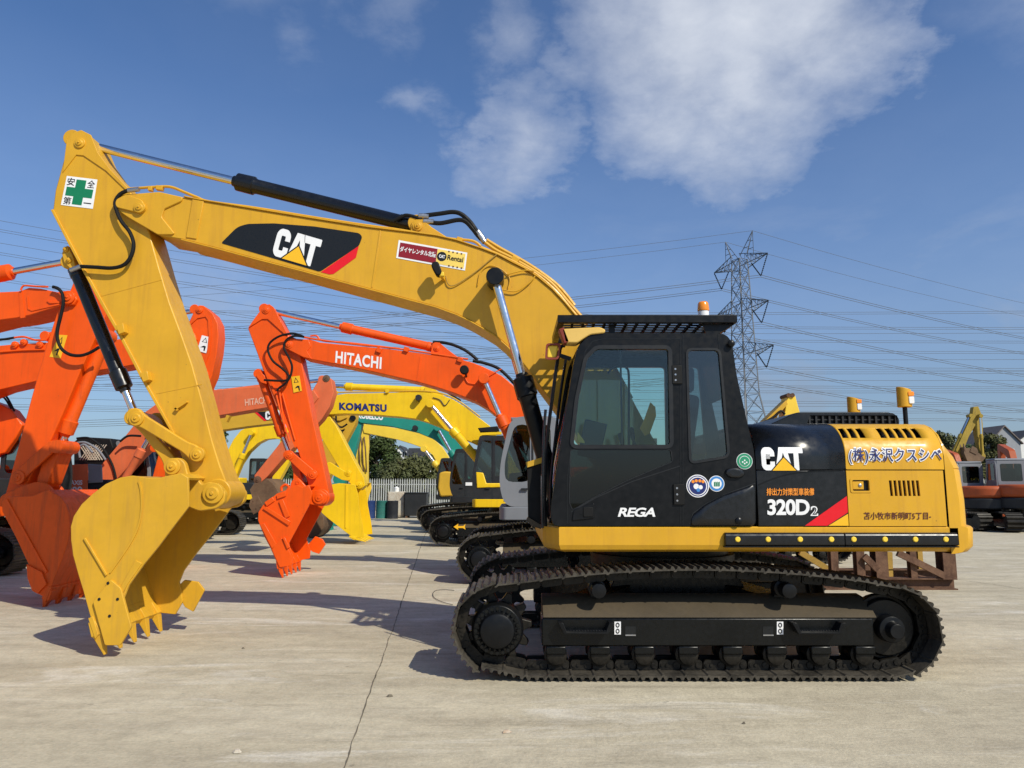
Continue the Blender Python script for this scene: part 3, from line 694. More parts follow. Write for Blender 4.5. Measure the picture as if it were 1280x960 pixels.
    for z, r in prof:
        r_ = []
        for y in ys:
            e = min(y-YN, Y2-y); k = .05*max(0, 1-e/.09)**2
            yo = max(-r*.99, min(r*.99, y-YC)); lim = hs(z) if z > 1.3 else YN
            yy = y if z < 1.88 else YC+(y-YC)*(YC-hs(z))/(YC-YN)
            r_.append((max(XE+.02, XS+math.sqrt(max(0, r*r-(yy-YC)**2))-k), yy, z))
        rows.append(r_)
    m.grid(rows)
    xf = XE+.006
    m.grid([[(xf, q[0][1], q[0][2]) for q in rows], [q[0] for q in rows]]); m.grid([[(xf, q[-1][1], q[-1][2]) for q in rows], [q[-1] for q in rows]])
    m.grid([[(xf, q[1], q[2]) for q in rows[-1]], rows[-1]]); m.grid([[(xf, q[1], q[2]) for q in rows[0]], rows[0]])
    cw = m.build('counterweight', 'cat_yellow', root, sharp=45)
    # ---- engine grille box on top of the hood
    m = MB(); ya, yb = 7.15, 8.7; xa, xb = W(975, 520, ya)[0], W(1125, 520, ya)[0]; zt = W(1050, 514.5, ya)[1]
    top = fillet([(xa-.12, ZT), (xa+.18, zt), (xb-.06, zt), (xb, zt-.06), (xb, ZT)], .05)
    m.prism(top, ya+.05, yb); gb = m.build('grille_box', 'black_satin', root, bevel=.015)
    fx0, fx1 = W(1009, 520, ya)[0], xb-.02
    m = MB().plate(fillet([(xa-.10, ZT+.002), (xa+.18, zt-.01), (xb-.06, zt-.01), (xb-.005, zt-.06), (xb-.005, ZT+.002)], .05), [[(fx0, ZT+.02), (fx1, ZT+.02), (fx1, zt-.035), (fx0+.03, zt-.035)]], ya+.01, ya+.049); m.build('grille_frame', 'black_gloss', gb, bevel=.004)
    for i in range(14):
        x = fx0+.03+(fx1-fx0-.04)*i/13; MB().box(x-.009, x+.009, ya+.018, ya+.046, ZT+.02, zt-.036).build('grille_bar', 'dark_grey', gb)
    for z in (ZT+.06,): MB().box(fx0, fx1, ya+.034, ya+.047, z-.006, z+.006).build('grille_rail', 'dark_grey', gb)
    for px, py0, py1, Y, zb_ in ((1131, 483.5, 509, 7.35, ZT), (1067.5, 496, 516, 8.5, zt)):
        a = P3(px, py1, Y); b = P3(px, py0, Y); w = .070
        pr = [(a.x+w*math.cos(t), Y+w*.8*math.sin(t)) for t in [i*2*math.pi/18 for i in range(18)]]
        v = [(p[0], p[1], a.z) for p in pr]+[(p[0], p[1], b.z-.035*(p[0]-a.x+w)/(2*w)) for p in pr]; q = MB()
        q.add(v, [tuple(range(18)), tuple(range(35, 17, -1))]+[(i, (i+1) % 18, 18+(i+1) % 18, 18+i) for i in range(18)])
        lp = q.build('work_lamp', 'cat_yellow', gb, bevel=.006)
        MB().prism(fillet([(a.x+.015, a.z+.03), (a.x+.068, a.z+.03), (a.x+.068, a.z+.10), (a.x+.015, a.z+.10)], .012), Y-.062, Y-.02).build('lens', 'decal_white', lp, bevel=.004)
        MB().prism(fillet([(a.x+.01, a.z+.105), (a.x+.07, a.z+.105), (a.x+.07, a.z+.15), (a.x+.01, a.z+.15)], .012), Y-.062, Y-.02).build('amber_lens', 'amber', lp, bevel=.004)
        MB().cyl((a.x, Y, zb_-.02), (a.x, Y, a.z+.01), .022, n=10).build('lamp_post', 'black_satin', lp)
    # ---- right-hand tanks and boxes beyond the boom
    MB().prism(fillet([(.55, 1.275), (2.2, 1.275), (2.2, 1.98), (1.2, 1.98), (.75, 1.75), (.55, 1.6)], .06), 8.36, Y2).build('fuel_tank', 'cat_yellow', root, bevel=.03)
    MB().box(1.3, 2.21, 7.66, 8.34, 1.276, 1.9).build('valve_cover', 'black_satin', root, bevel=.02)
    # ---- cab
    CY0, CY1 = YN, 7.60
    O = PL([(691, 657.5), (688, 640), (697, 580), (708, 510), (717, 455), (722, 434), (735, 420), (748, 416.5), (895, 416.5), (908, 418), (915, 428), (921, 470), (930, 510), (938.5, 548), (942, 560), (944.5, 590), (945, 657.5)], YN)
    O = fillet(O, .05, 3)
    up = fillet(PL([(717, 556), (723, 500), (734, 449), (746, 436.5), (835, 436.5), (837, 556)], YN), .03, 4)
    lo = fillet(PL([(713.5, 562.5), (838, 562.5), (840, 577), (820, 585), (780, 602), (745, 620), (716, 637), (712, 628)], YN), .02, 4)
    rw = fillet(PL([(860, 438), (898, 438), (909, 566), (906, 570), (864, 577)], YN), .04, 4)
    c_ = MB().plate(O, [up, lo, rw], CY0, CY0+.05); cab = c_.build('cab', 'black_satin', root)
    rwf = fillet(PL([(871, 438), (906, 438), (918, 566), (914, 571), (874, 577)], YN), .04, 4)
    c2 = MB().plate(O, [fillet(PL([(722, 640), (724, 500), (736, 446), (748, 438), (858, 438), (862, 640)], YN), .04), rwf], CY1-.05, CY1); c2.build('far_side', 'black_satin', cab)
    def frame(loop, w, y0, y1, nm, mat='black_rubber'):
        cc = Vector((sum(p[0] for p in loop)/len(loop), sum(p[1] for p in loop)/len(loop))); n = len(loop); ou = []
        for i, p in enumerate(loop):
            d = Vector(loop[(i+1) % n])-Vector(loop[i-1]); q = Vector((d.y, -d.x)).normalized()
            if q.dot(Vector(p)-cc) < 0: q = -q
            ou.append((p[0]+q.x*w, p[1]+q.y*w))
        return MB().plate(ou, [loop], y0, y1).build(nm, mat, cab)
    frame(up, .035, YN-.012, YN+.01, 'window_frame', 'trim_highlight_grey'); frame(rw, .022, YN-.008, YN+.01, 'window_frame', 'trim_highlight_grey'); frame(lo, .007, YN-.004, YN+.01, 'window_frame', 'trim_highlight_grey')
    MB().prism(up, YN+.012, YN+.017).build('window_pane', 'cab_glass', cab); MB().prism(lo, YN+.012, YN+.017).build('window_pane', 'dark_glass', cab); MB().prism(rw, YN+.012, YN+.017).build('window_pane', 'smoke_glass', cab)
    # sliding pane's centre post, sun strip
    a = W(776, 437, YN)[0]; MB().box(a-.008, a+.008, YN+.022, YN+.035, W(776, 555, YN)[1], W(776, 437, YN)[1]).build('pane_rail', 'dark_grey', cab)
    MB().prism(fillet(PL([(722, 640), (724, 500), (736, 446), (748, 438), (858, 438), (862, 640)], YN), .04), CY1-.028, CY1-.022).build('far_pane', 'cab_glass', cab); MB().prism(rwf, CY1-.028, CY1-.022).build('far_pane', 'cab_glass', cab)
    # roof, back and floor shells
    def skin(px, w, y0, y1, nm, mat='black_satin', bev=.01):
        p = [Vector(q) for q in PL(px, YN)]; ins = []
        for i, q in enumerate(p):
            d = (p[min(i+1, len(p)-1)]-p[max(i-1, 0)]).normalized(); ins.append((q.x+d.y*w, q.y-d.x*w))
        return MB().prism([tuple(q) for q in p]+ins[::-1], y0, y1).build(nm, mat, cab, bevel=bev)
    skin([(722, 434), (727, 426), (735, 420), (748, 416.5), (820, 416.3), (895, 416.5), (908, 418), (915, 428)], .06, CY0+.05, CY1-.05, 'roof')
    skin([(915, 428), (921, 470), (925, 490)], .05, CY0+.05, CY1-.05, 'back_top'); skin([(937, 540), (942, 560), (944.5, 590), (945, 657.5)], .05, CY0+.05, CY1-.05, 'back_wall')
    MB().box(W(700, 657, YN)[0], W(944, 657, YN)[0], CY0+.05, CY1-.05, zs1+.003, zs1+.06).build('cab_floor', 'cab_plastic', cab)
    # front pane and its two pillars
    fa, fb = W(697, 580, YN), W(721, 440, YN); fl = W(690, 650, YN)
    m = MB(); m.add([(fl[0]+.01, CY0+.06, fl[1]), (fl[0]+.01, CY1-.06, fl[1]), (fa[0]+.01, CY1-.06, fa[1]), (fa[0]+.01, CY0+.06, fa[1]), (fb[0]+.01, CY1-.06, fb[1]), (fb[0]+.01, CY0+.06, fb[1])], [(0, 1, 2, 3), (3, 2, 4, 5)]); m.build('windscreen', 'cab_glass', cab, solid=.005)
    # door seams, hinges, grab handle
    def seam2(pts, w=.006, nm='door_seam'):
        p = [W(*q, YN) for q in pts]; m = MB()
        for i in range(len(p)-1): m.bar((p[i][0], YN-.0005, p[i][1]), (p[i+1][0], YN-.0005, p[i+1][1]), w, .005, (0, 1, 0))
        return m.build(nm, 'trim_highlight_grey' if 'crease' in nm else 'decal_black', cab)  # creases get a lighter grey, a highlight put into the colour
    seam2([(853.5, 419), (853.5, 657)]); seam2([(850, 425), (850, 655)], .004); seam2([(709, 655), (709, 600), (716, 540), (724, 480), (731, 440), (740, 427), (752, 424), (850, 424)])
    seam2([(897, 418), (903, 470), (912, 560)], .004); seam2([(714, 640), (745, 622), (790, 602), (850, 582.5)], .008, 'door_crease')
    for y0, y1, x0, x1 in ((457, 480, 840, 852), (605, 631, 842, 855)):
        a, b = W(x0, y1, YN), W(x1, y0, YN); h = MB().box(a[0], b[0], YN-.018, YN, a[1], b[1]).build('hinge', 'black_rubber', cab, bevel=.004)
        k = MB(); 
        for t in (.2, .5, .8): k.cyl((a[0]+.03, YN-.02, a[1]+(b[1]-a[1])*t), (a[0]+.03, YN-.01, a[1]+(b[1]-a[1])*t), .009, n=8)
        k.build('hinge_bolts', 'steel', h)['kind'] = 'stuff'
    MB().prism(fillet(PL([(715, 651), (717, 637), (728, 633), (743, 629), (743, 647), (741, 648)], YN), .015), YN-.012, YN).build('door_handle', 'black_satin', cab, bevel=.005)
    a, b = W(729, 646, YN), W(741, 634, YN); MB().box(a[0], b[0], YN-.02, YN-.011, a[1], b[1]).build('handle_grip', 'black_rubber', cab, bevel=.004)
    # black rear fairing behind the door, bulge and knobs
    def bulge(px, depth, nm, mat='black_gloss'):
        p = fillet(PL(px, YN), .04, 4); c = Vector((sum(q[0] for q in p)/len(p), sum(q[1] for q in p)/len(p))); m = MB(); rows = []
        for s, y in ((1, YN+.002), (.97, YN-depth*.5), (.86, YN-depth*.9), (.6, YN-depth)):
            rows.append([(c.x+(q[0]-c.x)*s, y, c.y+(q[1]-c.y)*s) for q in p+p[:1]])
        m.grid(rows); m.add(rows[-1][:-1], [tuple(range(len(p)))]); return m.build(nm, mat, cab)
    bulge([(862, 657), (864, 645), (880, 631), (905, 618), (944, 605), (944.5, 657)], .03, 'fender_bulge')
    bulge([(905, 590), (908, 586), (918, 584), (928, 587), (932, 593), (925, 598), (910, 597)], .03, 'mirror_boss')
    for px, py in ((922, 651), (913, 430)):
        c = P3(px, py, YN); MB().lathe(c, c-Vector((0, .05, 0)), [(0, .02), (.4, .02), (.5, .032), (.8, .03), (1, .015)], 16).build('knob', 'black_satin', cab)
    seam2([(862, 655), (866, 642), (882, 630), (906, 618), (944, 604)], .008, 'fender_crease')  # painted highlight along the fender edge
    lettering('REGA', (772, 646), (819, 646), (775.5, 634.5), YN, 'decal_white', cab, .03, .006, space=.92)
    # round stickers
    def disc(px, py, r, mat, lift, nm='round_sticker'):
        c = W(px, py, YN); k = r*YN/FPX
        return decal([[(c[0]+k*math.cos(a), c[1]+k*math.sin(a)) for a in [i*math.pi/16 for i in range(32)]]], YN, mat, cab, lift, nm)
    disc(872, 607.5, 14, 'decal_white', .003); disc(872, 607.5, 12.8, 'decal_navy', .0045, 'sticker_ring'); disc(872, 607.5, 11.6, 'decal_white', .006, 'sticker_ring'); disc(872, 607.5, 10.4, 'decal_navy', .0075, 'sticker_ring')
    for x, y in ((866, 602), (870, 601), (874.5, 601), (878.5, 602)): disc(x, y, 1.9, 'decal_orange', .009, 'sticker_mark')
    disc(870, 608, 3.4, 'decal_white', .009, 'sticker_mark'); disc(875.5, 609, 2.6, 'decal_white', .009, 'sticker_mark'); disc(872.5, 612.5, 2.3, 'decal_blue', .010, 'sticker_mark')
    disc(895.5, 604.5, 9.8, 'decal_white', .003); disc(895.5, 604.5, 9.0, 'decal_blue', .0045, 'sticker_ring'); disc(895.5, 604.5, 6.3, 'decal_white', .006, 'sticker_ring')
    for i in range(3): decal([(892.3+i*2.6, 608), (894.3+i*2.6, 608), (894.3+i*2.6, 602), (892.3+i*2.6, 602.8)], YN, 'decal_green', cab, .0075, 'sticker_mark')
    disc(930.5, 576.5, 10, 'decal_white', .003); disc(930.5, 576.5, 9.4, 'seal_green', .0045, 'sticker_ring'); disc(930.5, 576.5, 6.6, 'decal_white', .006, 'sticker_ring'); disc(930.5, 576.5, 6.0, 'seal_green', .0075, 'sticker_ring')
    for dx, dz in ((-2.5, 1), (0, -1), (2.5, 1.5), (0, 3)): disc(930.5+dx, 576.5+dz, 1.0, 'decal_white', .009, 'sticker_mark')
    # seat and controls
    sx = W(818, 560, 7.1)[0]; s = MB().prism(fillet([(sx-.22, 1.72), (sx+.30, 1.70), (sx+.30, 1.86), (sx-.22, 1.88)], .05), 6.86, 7.36); seat = s.build('seat', 'seat_cloth', cab, bevel=.03)
    MB().prism(fillet([(sx+.16, 1.84), (sx+.30, 1.84), (sx+.40, 2.45), (sx+.28, 2.48), (sx+.2, 2.2)], .05), 6.86, 7.36).build('backrest', 'seat_cloth', seat, bevel=.04)
    MB().prism(fillet([(sx+.26, 2.50), (sx+.37, 2.50), (sx+.38, 2.74), (sx+.29, 2.74)], .05), 6.97, 7.25).build('headrest', 'seat_cloth', seat, bevel=.03)
    MB().box(sx-.1, sx+.28, 6.9, 7.3, 1.33, 1.71).build('seat_base', 'cab_plastic', seat, bevel=.02)
    for y in (6.74, 7.42):
        q = MB().prism(fillet([(sx-.34, 1.75), (sx+.2, 1.75), (sx+.2, 1.93), (sx-.28, 1.96)], .04), y-.06, y+.06).build('console', 'cab_plastic', cab, bevel=.02)
        MB().lathe((sx-.24, y, 1.95), (sx-.28, y, 2.15), [(0, .03), (.4, .012), (.5, .02), (.9, .028), (1, .015)], 12).build('joystick', 'black_rubber', q)
    MB().bar((W(735, 560, 7.3)[0], 7.3, 1.9), (W(745, 520, 7.3)[0], 7.3, 2.25), .06, .22).build('monitor', 'cab_plastic', cab, bevel=.01)
    MB().prism(PL([(800, 535), (806, 523), (813, 503), (819, 509), (820, 520), (812, 542), (806, 545)], 7.3), 7.29, 7.32).build('yellow_sheet', 'warning_yellow', cab)  # thin yellow sheet inside the cab
    MB().prism(PL([(721, 553), (722, 540), (730, 551), (731, 554)], 6.75), 6.74, 6.76).build('plastic_wrap', 'decal_cream', cab)
    MB().tube(smooth_path([P3(x, y, 7.4) for x, y in ((760, 466), (768, 458), (776, 456), (783, 460), (786, 470), (786, 520), (786, 600))], 5), .012, 8).build('grab_rail', 'black_satin', cab)
    # ---- roof guard
    ZG = 3.115; xg0, xg1 = W(697, 398, YN-.03)[0], W(921, 401, YN-.03)[0]; yg0, yg1 = YN-.05, CY1-.02
    m = MB()
    m.box(xg0, xg1, yg0, yg0+.05, ZG-.035, ZG+.035); m.box(xg0+.02, xg1, yg1-.05, yg1, ZG-.035, ZG+.034)
    m.box(xg0+.001, xg0+.06, yg0+.05, yg1-.05, ZG-.034, ZG+.033); m.box(xg1-.06, xg1-.001, yg0+.05, yg1-.05, ZG-.034, ZG+.033)
    gu = m.build('roof_guard', 'black_satin', cab, bevel=.004)
    nb = 15
    for i in range(1, nb):
        x = xg0+.06+(xg1-xg0-.12)*i/nb; MB().bar((x-.02, yg0+.05, ZG-.004), (x+.02, yg1-.05, ZG-.004), .022, .022).build('guard_bar', 'black_rubber', gu)
    for i in range(1, 9):
        y = yg0+.05+(yg1-yg0-.1)*i/9; MB().box(xg0+.06, xg1-.06, y-.009, y+.009, ZG+.008, ZG+.024).build('guard_rail', 'black_rubber', gu)
    for x in (xg1-.16, xg0+.5):
        for y in (yg0+.12, yg1-.12): MB().bar((x, y, 2.98), (x, y, ZG-.03), .05).build('guard_foot', 'black_satin', gu)
    MB().prism([(xg1-.30, ZG-.036), (xg1-.005, ZG-.036), (xg1-.17, ZG-.13), (xg1-.27, ZG-.13)], yg0+.06, yg0+.075).build('guard_gusset', 'black_satin', gu)
    MB().prism([(xg1-.30, ZG-.036), (xg1-.005, ZG-.036), (xg1-.17, ZG-.13), (xg1-.27, ZG-.13)], yg1-.10, yg1-.085).build('guard_gusset', 'black_satin', gu)
    # pale visor bracket over the front edge, front lamps, beacon
    MB().prism(fillet(PL([(702, 411), (750, 408.5), (757, 412), (756, 416), (738, 418), (728, 424), (722, 428.5), (706, 428), (704, 418)], YN-.02), .02), YN-.02, YN+.16).build('visor', 'visor_cream', cab, bevel=.012)
    a = W(703, 420, YN)[0]
    MB().bar(P3(701, 412, YN+.05), P3(708, 430, YN+.05), .05, .14, (0, 1, 0)).build('visor_bracket', 'red_brown', cab, bevel=.006)
    for px, y in ((691, 6.75), (694, 7.45)):
        c = P3(px, 441, y); q = MB().prism(fillet([(c.x-.06, c.z-.06), (c.x+.03, c.z-.06), (c.x+.05, c.z+.06), (c.x-.05, c.z+.06)], .02), y-.06, y+.06).build('front_lamp', 'lemon_yellow', cab, bevel=.012)
        MB().plate(fillet([(c.x-.075, c.z-.075), (c.x+.05, c.z-.075), (c.x+.07, c.z+.075), (c.x-.065, c.z+.075)], .03), [fillet([(c.x-.058, c.z-.058), (c.x+.033, c.z-.058), (c.x+.052, c.z+.058), (c.x-.05, c.z+.058)], .02)], y-.075, y-.05).build('lamp_guard', 'red_brown', q)
        MB().bar((c.x+.04, y, c.z-.02), (c.x+.16, y, c.z-.06), .03).build('lamp_arm', 'black_satin', q)
    c = P3(879.5, 397, 6.85); bq = MB().lathe(c-Vector((0, 0, .06)), c+Vector((0, 0, .06)), [(0, .05), (1, .05)], 18).build('beacon', 'decal_white', cab)
    MB().lathe(c+Vector((0, 0, .062)), c+Vector((0, 0, .155)), [(0, .054), (.1, .056), (.75, .050), (.92, .042), (1, .02)], 20).build('beacon_dome', 'amber', bq, sharp=60)
    # side mirror box, stays and wiper rail in front of the cab
    MB().prism(PL([(659, 584), (676, 579), (676, 656), (660, 646)], 6.95), 6.9, 6.97).build('front_step_plate', 'black_rubber', cab, bevel=.006)
    MB().prism(PL([(657.5, 578), (677, 572), (677, 579), (659, 584.5)], 6.93), 6.88, 6.98).build('step_plate_edge', 'dull_yellow', cab)
    MB().prism(PL([(660, 646), (676, 656), (676, 661), (664, 657), (658, 649)], 6.93), 6.88, 6.98).build('step_plate_foot', 'dusty_frame', cab)
    m = MB().tube(smooth_path([P3(*q, 6.78) for q in ((682, 658), (681, 620), (683, 560), (690, 500), (699, 440), (706, 432))], 6), .016, 8); m.build('front_stay', 'black_satin', cab)
    m = MB().tube(smooth_path([P3(*q, 6.70) for q in ((678, 660), (678.5, 600), (680, 540), (682, 512))], 6), .013, 8); m.build('front_stay', 'black_gloss', cab)
    m = MB().tube(smooth_path([P3(*q, 7.3) for q in ((688, 656), (689, 600), (695, 540), (701, 490), (708, 445))], 6), .014, 8); m.build('front_stay', 'black_satin', cab)
    # ---- boom
    bn, bf = 7.74, 8.22
    top = [(150, 245), (175, 242), (200, 240), (230, 246.5), (247, 250), (320, 262), (390, 273.5), (460, 284.5), (515, 291), (545, 295), (571, 301), (604, 312), (622, 319), (639, 328), (655, 336), (672, 347), (690, 362), (705, 378), (720, 396), (745, 425), (768, 458), (790, 498), (815, 545), (842, 588)]
    bot = [(840, 612), (815, 622), (785, 612), (755, 590), (725, 550), (703, 520), (682, 492), (662, 465), (648, 447), (634, 432), (620, 420), (604, 410), (588, 401), (571, 393), (545, 383.5), (517, 376), (480, 366), (440, 355.5), (380, 339), (320, 323.5), (270, 310), (227, 299), (200, 294.5), (190, 287)]
    nose = [(165, 275), (150, 264), (145, 257), (145, 250)]
    bp = PL(top+bot+nose, bn)
    boom = MB().prism(bp, bn, bf).build('boom', 'cat_yellow', root, bevel=.01)
    # flanges along top and bottom: plates a little wider than the webs
    def flange(px, y0, y1, t, up, nm, parent, mat='cat_yellow'):
        p = [Vector(q) for q in PL(px, bn)]; o_ = []
        for i, q in enumerate(p):
            d = (p[min(i+1, len(p)-1)]-p[max(i-1, 0)]).normalized(); nn = Vector((-d.y, d.x))
            if nn.y*up < 0: nn = -nn
            o_.append((q.x+nn.x*t, q.y+nn.y*t))
        return MB().prism([tuple(q) for q in p]+o_[::-1], y0, y1).build(nm, mat, parent, bevel=.004)
    flange(top[3:22], bn-.018, bf+.018, .014, 1, 'top_flange', boom); flange(bot[8:22], bn-.018, bf+.018, .014, -1, 'bottom_flange', boom)
    # nose casting with its raised edge
    MB().prism(fillet(PL([(145, 250), (155, 244), (200, 240.5), (229, 247), (228, 252), (206, 262), (203, 272), (219, 292), (216, 294), (198, 294), (160, 272), (146, 262)], bn), .02), bn-.02, bn+.01).build('nose_casting', 'cat_yellow', boom, bevel=.008)
    MB().prism(fillet(PL([(146, 252), (160, 244.5), (181, 252), (183, 262), (176, 268), (147, 261)], bn), .05), bn-.045, bn-.018).build('pin_boss', 'cat_yellow', boom, bevel=.008)
    pin(boom, 174.5, 259.5, bn-.045, .062, 'cat_yellow', .03)
    MB().prism(PL([(241, 249.5), (255, 252), (246, 299), (233, 297)], bn), bn-.012, bn+.01).build('weld_band', 'cat_yellow', boom, bevel=.004)
    MB().prism(PL([(474.5, 288), (476.5, 288.4), (466, 359.5), (464, 359)], bn), bn-.005, bn+.01).build('weld_seam', 'cat_yellow', boom, bevel=.002)
    # boom print
    decal(fillet([(276.5, 304), (297, 283.5, 8), (310, 280), (342, 279.3), (393, 283.2), (449, 291.5, 6), (453, 296, 4), (449, 307), (400, 339.8)], 3), bn, 'decal_black', boom, .004, 'boom_panel')
    decal([(448.6, 307.5), (445, 322), (417, 342.5), (412, 343), (401, 340.2)], bn, 'decal_red', boom, .004, 'boom_stripe')
    cat_logo(boom, (339.5, 319), (394, 335), (349, 284.5), bn, .007)
    decal([(498.4, 300.2), (584.2, 316), (581.3, 338.4), (495.2, 322.6)], bn, 'decal_white', boom, .004, 'rental_plate')
    decal([(500.5, 303.2), (547, 311.3), (544.5, 329.5), (497.8, 321)], bn, 'decal_maroon', boom, .0055, 'rental_field'); decal([(547.2, 311.3), (582, 317.6), (579.4, 336), (544.7, 329.6)], bn, 'decal_cream', boom, .0055, 'rental_field')
    lettering('ダイヤレンタル北陸', (499.5, 314.5), (544.5, 322.2), (500.6, 307.8), bn, 'decal_white', boom, .025, .0075)
    c = W(552.3, 320.8, bn); decal([[(c[0]+.052*math.cos(a), c[1]+.052*math.sin(a)) for a in [i*math.pi/12 for i in range(24)]]], bn, 'decal_black', boom, .0075, 'rental_disc')
    lettering('CAT', (548.7, 322.3), (556.2, 323.6), (549.2, 318.2), bn, 'decal_white', boom, .045, .010); lettering('Rental', (559, 324.8), (578.5, 328.4), (560, 318.6), bn, 'decal_black', boom, .02, .0075)
    for i in range(4):
        for py in (313.6, 331.4): decal([(560.5+i*5.2, py+i*.95), (562.3+i*5.2, py+.3+i*.95), (562+i*5.2, py+2+i*.95), (560.2+i*5.2, py+1.7+i*.95)], bn, 'lettering_brown', boom, .0075, 'rental_mark')
    # work lamp on the boom
    c = P3(547, 337.5, bn-.14); q = MB().prism(fillet([(c.x-.065, c.z+.03), (c.x-.05, c.z+.075), (c.x+.01, c.z+.08), (c.x+.05, c.z-.03), (c.x+.03, c.z-.075), (c.x-.01, c.z-.07)], .03), c.y-.06, c.y+.05).build('boom_lamp', 'black_rubber', boom, bevel=.02)
    MB().bar((c.x+.03, c.y+.03, c.z-.04), (c.x+.06, bn, c.z-.07), .03).build('lamp_bracket', 'cat_yellow', q); MB().box(c.x+.02, c.x+.07, c.y-.04, c.y+.02, c.z-.075, c.z-.03).build('lamp_clamp', 'lemon_yellow', q, bevel=.006)
    hose(boom, [P3(x, y, bn-.02) for x, y in ((557, 345), (560, 355), (567, 357), (580, 350), (597, 338), (610, 327), (621, 318))], .006, 'rust_yellow', 'lamp_wire')
    # pipes along the top of the boom
    def line_on(px, y, r, mat='cat_yellow', nm='pipe'): return hose(boom, [P3(a, b, y) for a, b in px], r, mat, nm, 5)
    line_on([(160, 236), (176, 235), (190, 234), (212, 233.5), (230, 240), (247, 247), (262, 252), (320, 260), (400, 273), (460, 282), (500, 287.5), (560, 298), (590, 301), (601, 308)], 7.80, .016)
    line_on([(601, 309), (625, 319), (650, 331), (672, 344), (695, 364), (715, 388), (732, 408)], 7.78, .016); line_on([(606, 303), (620, 313), (640, 323), (668, 339), (690, 355), (712, 380), (735, 405)], 7.86, .022); line_on([(608, 300), (626, 311), (646, 322), (672, 338), (698, 358), (718, 382)], 7.98, .022)
    hose(boom, [P3(x, y, bn-.03) for x, y in ((634, 343), (655, 338), (668, 339))], .007, 'cat_yellow', 'grease_line'); hose(boom, [P3(x, y, bn-.03) for x, y in ((628, 362), (645, 364), (660, 355), (669, 345))], .007, 'cat_yellow', 'grease_line')
    for (x0, y0), (x1, y1) in (((186, 236), (191, 236.5)), ((196, 235), (204, 236)), ((571, 299), (578, 301)), ((640, 322), (648, 327))):
        MB().bar(P3(x0, y0, 7.80), P3(x1, y1, 7.80), .055, .05).build('pipe_clamp', 'cat_yellow', boom, bevel=.004)
    # stick cylinder on top
    sc_ = cylinder(root, (97, 178), (522, 283), YC, .463, .047, .082, 'black_gloss', 'stick_cylinder', eye='cat_yellow')
    MB().prism(PL([(513, 289), (514, 278), (520, 274), (528, 274), (540, 284), (560, 297), (566, 302), (540, 297)], YC-.14), YC-.14, YC+.14).build('cylinder_bracket', 'cat_yellow', boom, bevel=.008); pin(boom, 522, 283, YC-.14, .055, 'cat_yellow', .03)
    for pts in (((527, 270), (550, 267), (566, 265), (577, 268), (588, 278), (597, 291), (604, 299)), ((533, 277), (550, 279), (572, 275), (582, 277), (590, 285), (598, 295), (606, 303))):
        hose(boom, [P3(x, y, YC-.12) for x, y in pts], .026)
        a, b = P3(*pts[-1], YC-.12), P3(pts[-1][0]-7, pts[-1][1]-9.5, YC-.12); MB().cyl(a, b, .032, n=12).build('hose_fitting', 'steel', boom)
        a, b = P3(*pts[0], YC-.12), P3(pts[0][0]+9, pts[0][1]+.5, YC-.12); MB().cyl(a-(b-a)*.4, b, .030, n=12).build('hose_fitting', 'steel', boom)
    hose(boom, [P3(x, y, YC-.12) for x, y in ((492, 276), (502, 271), (508, 269), (518, 271), (527, 275))], .02)
    # boom cylinders either side
    for Y in (bn-.17, bf+.17):
        dx = 0 if Y < YC else 0
        q = cylinder(root, (619, 349), (700, 640), Y, .415, .046, .085, 'black_satin', 'boom_cylinder') if Y < YC else cylinder(root, (621, 369), (697, 632), Y, .40, .046, .085, 'black_satin', 'boom_cylinder')
    c = P3(618.5, 348, bn-.17); MB().lathe(c+Vector((0, .17, 0)), c-Vector((0, .10, 0)), [(0, .065), (.55, .065), (.56, .075), (.95, .075), (1, .066)], 22).build('cylinder_pin', 'black_satin', boom, bevel=.004)
    b = MB()
    for dx, dz in ((-.025, .02), (.03, .005), (-.005, -.03)): b.cyl(c+Vector((dx, -.105, dz)), c+Vector((dx, -.09, dz)), .008, n=8)
    b.build('pin_bolts', 'steel', boom)['kind'] = 'stuff'
    hose(boom, [P3(x, y, bn-.012) for x, y in ((597, 357), (601, 340), (613, 332), (627, 337), (637, 348), (635, 361))], .006, 'cat_yellow', 'pin_doubler')
    # ---- stick
    sn, sf = 7.78, 8.18
    sp = PL([(82, 191), (85, 176), (92, 167), (102, 164), (113, 170), (122, 192), (136, 212), (163, 240), (176, 262), (186.5, 290), (199, 335), (212, 378), (227, 418), (240, 455), (253, 502), (265, 550), (275, 582), (286, 610), (283, 627), (270, 636), (256, 634), (247, 628), (238, 610), (227, 572), (217, 541), (198, 508), (180, 474), (150, 416), (129, 380), (102, 330), (84, 296), (66, 262), (69, 238)], sn)
    stick = MB().prism(sp, sn, sf).build('stick', 'cat_yellow', root, bevel=.012)
    MB().prism(PL([(79, 216), (82, 191), (84, 176), (92, 166.5), (102, 163), (114, 169), (123, 191.5), (138, 212), (161, 236), (160, 240), (133, 214), (105, 195), (96, 194)], sn), sn-.012, sn+.01).build('head_plate', 'cat_yellow', stick, bevel=.004)
    pin(stick, 100, 179, sn-.012, .06, 'cat_yellow', .03)
    MB().prism(PL([(126.5, 369), (202, 349), (202.4, 350), (127, 370.4)], sn), sn-.003, sn+.01).build('weld_seam', 'cat_yellow', stick); MB().prism(PL([(196, 491), (252, 480), (252.3, 481), (196.5, 492.3)], sn), sn-.003, sn+.01).build('weld_seam', 'cat_yellow', stick)
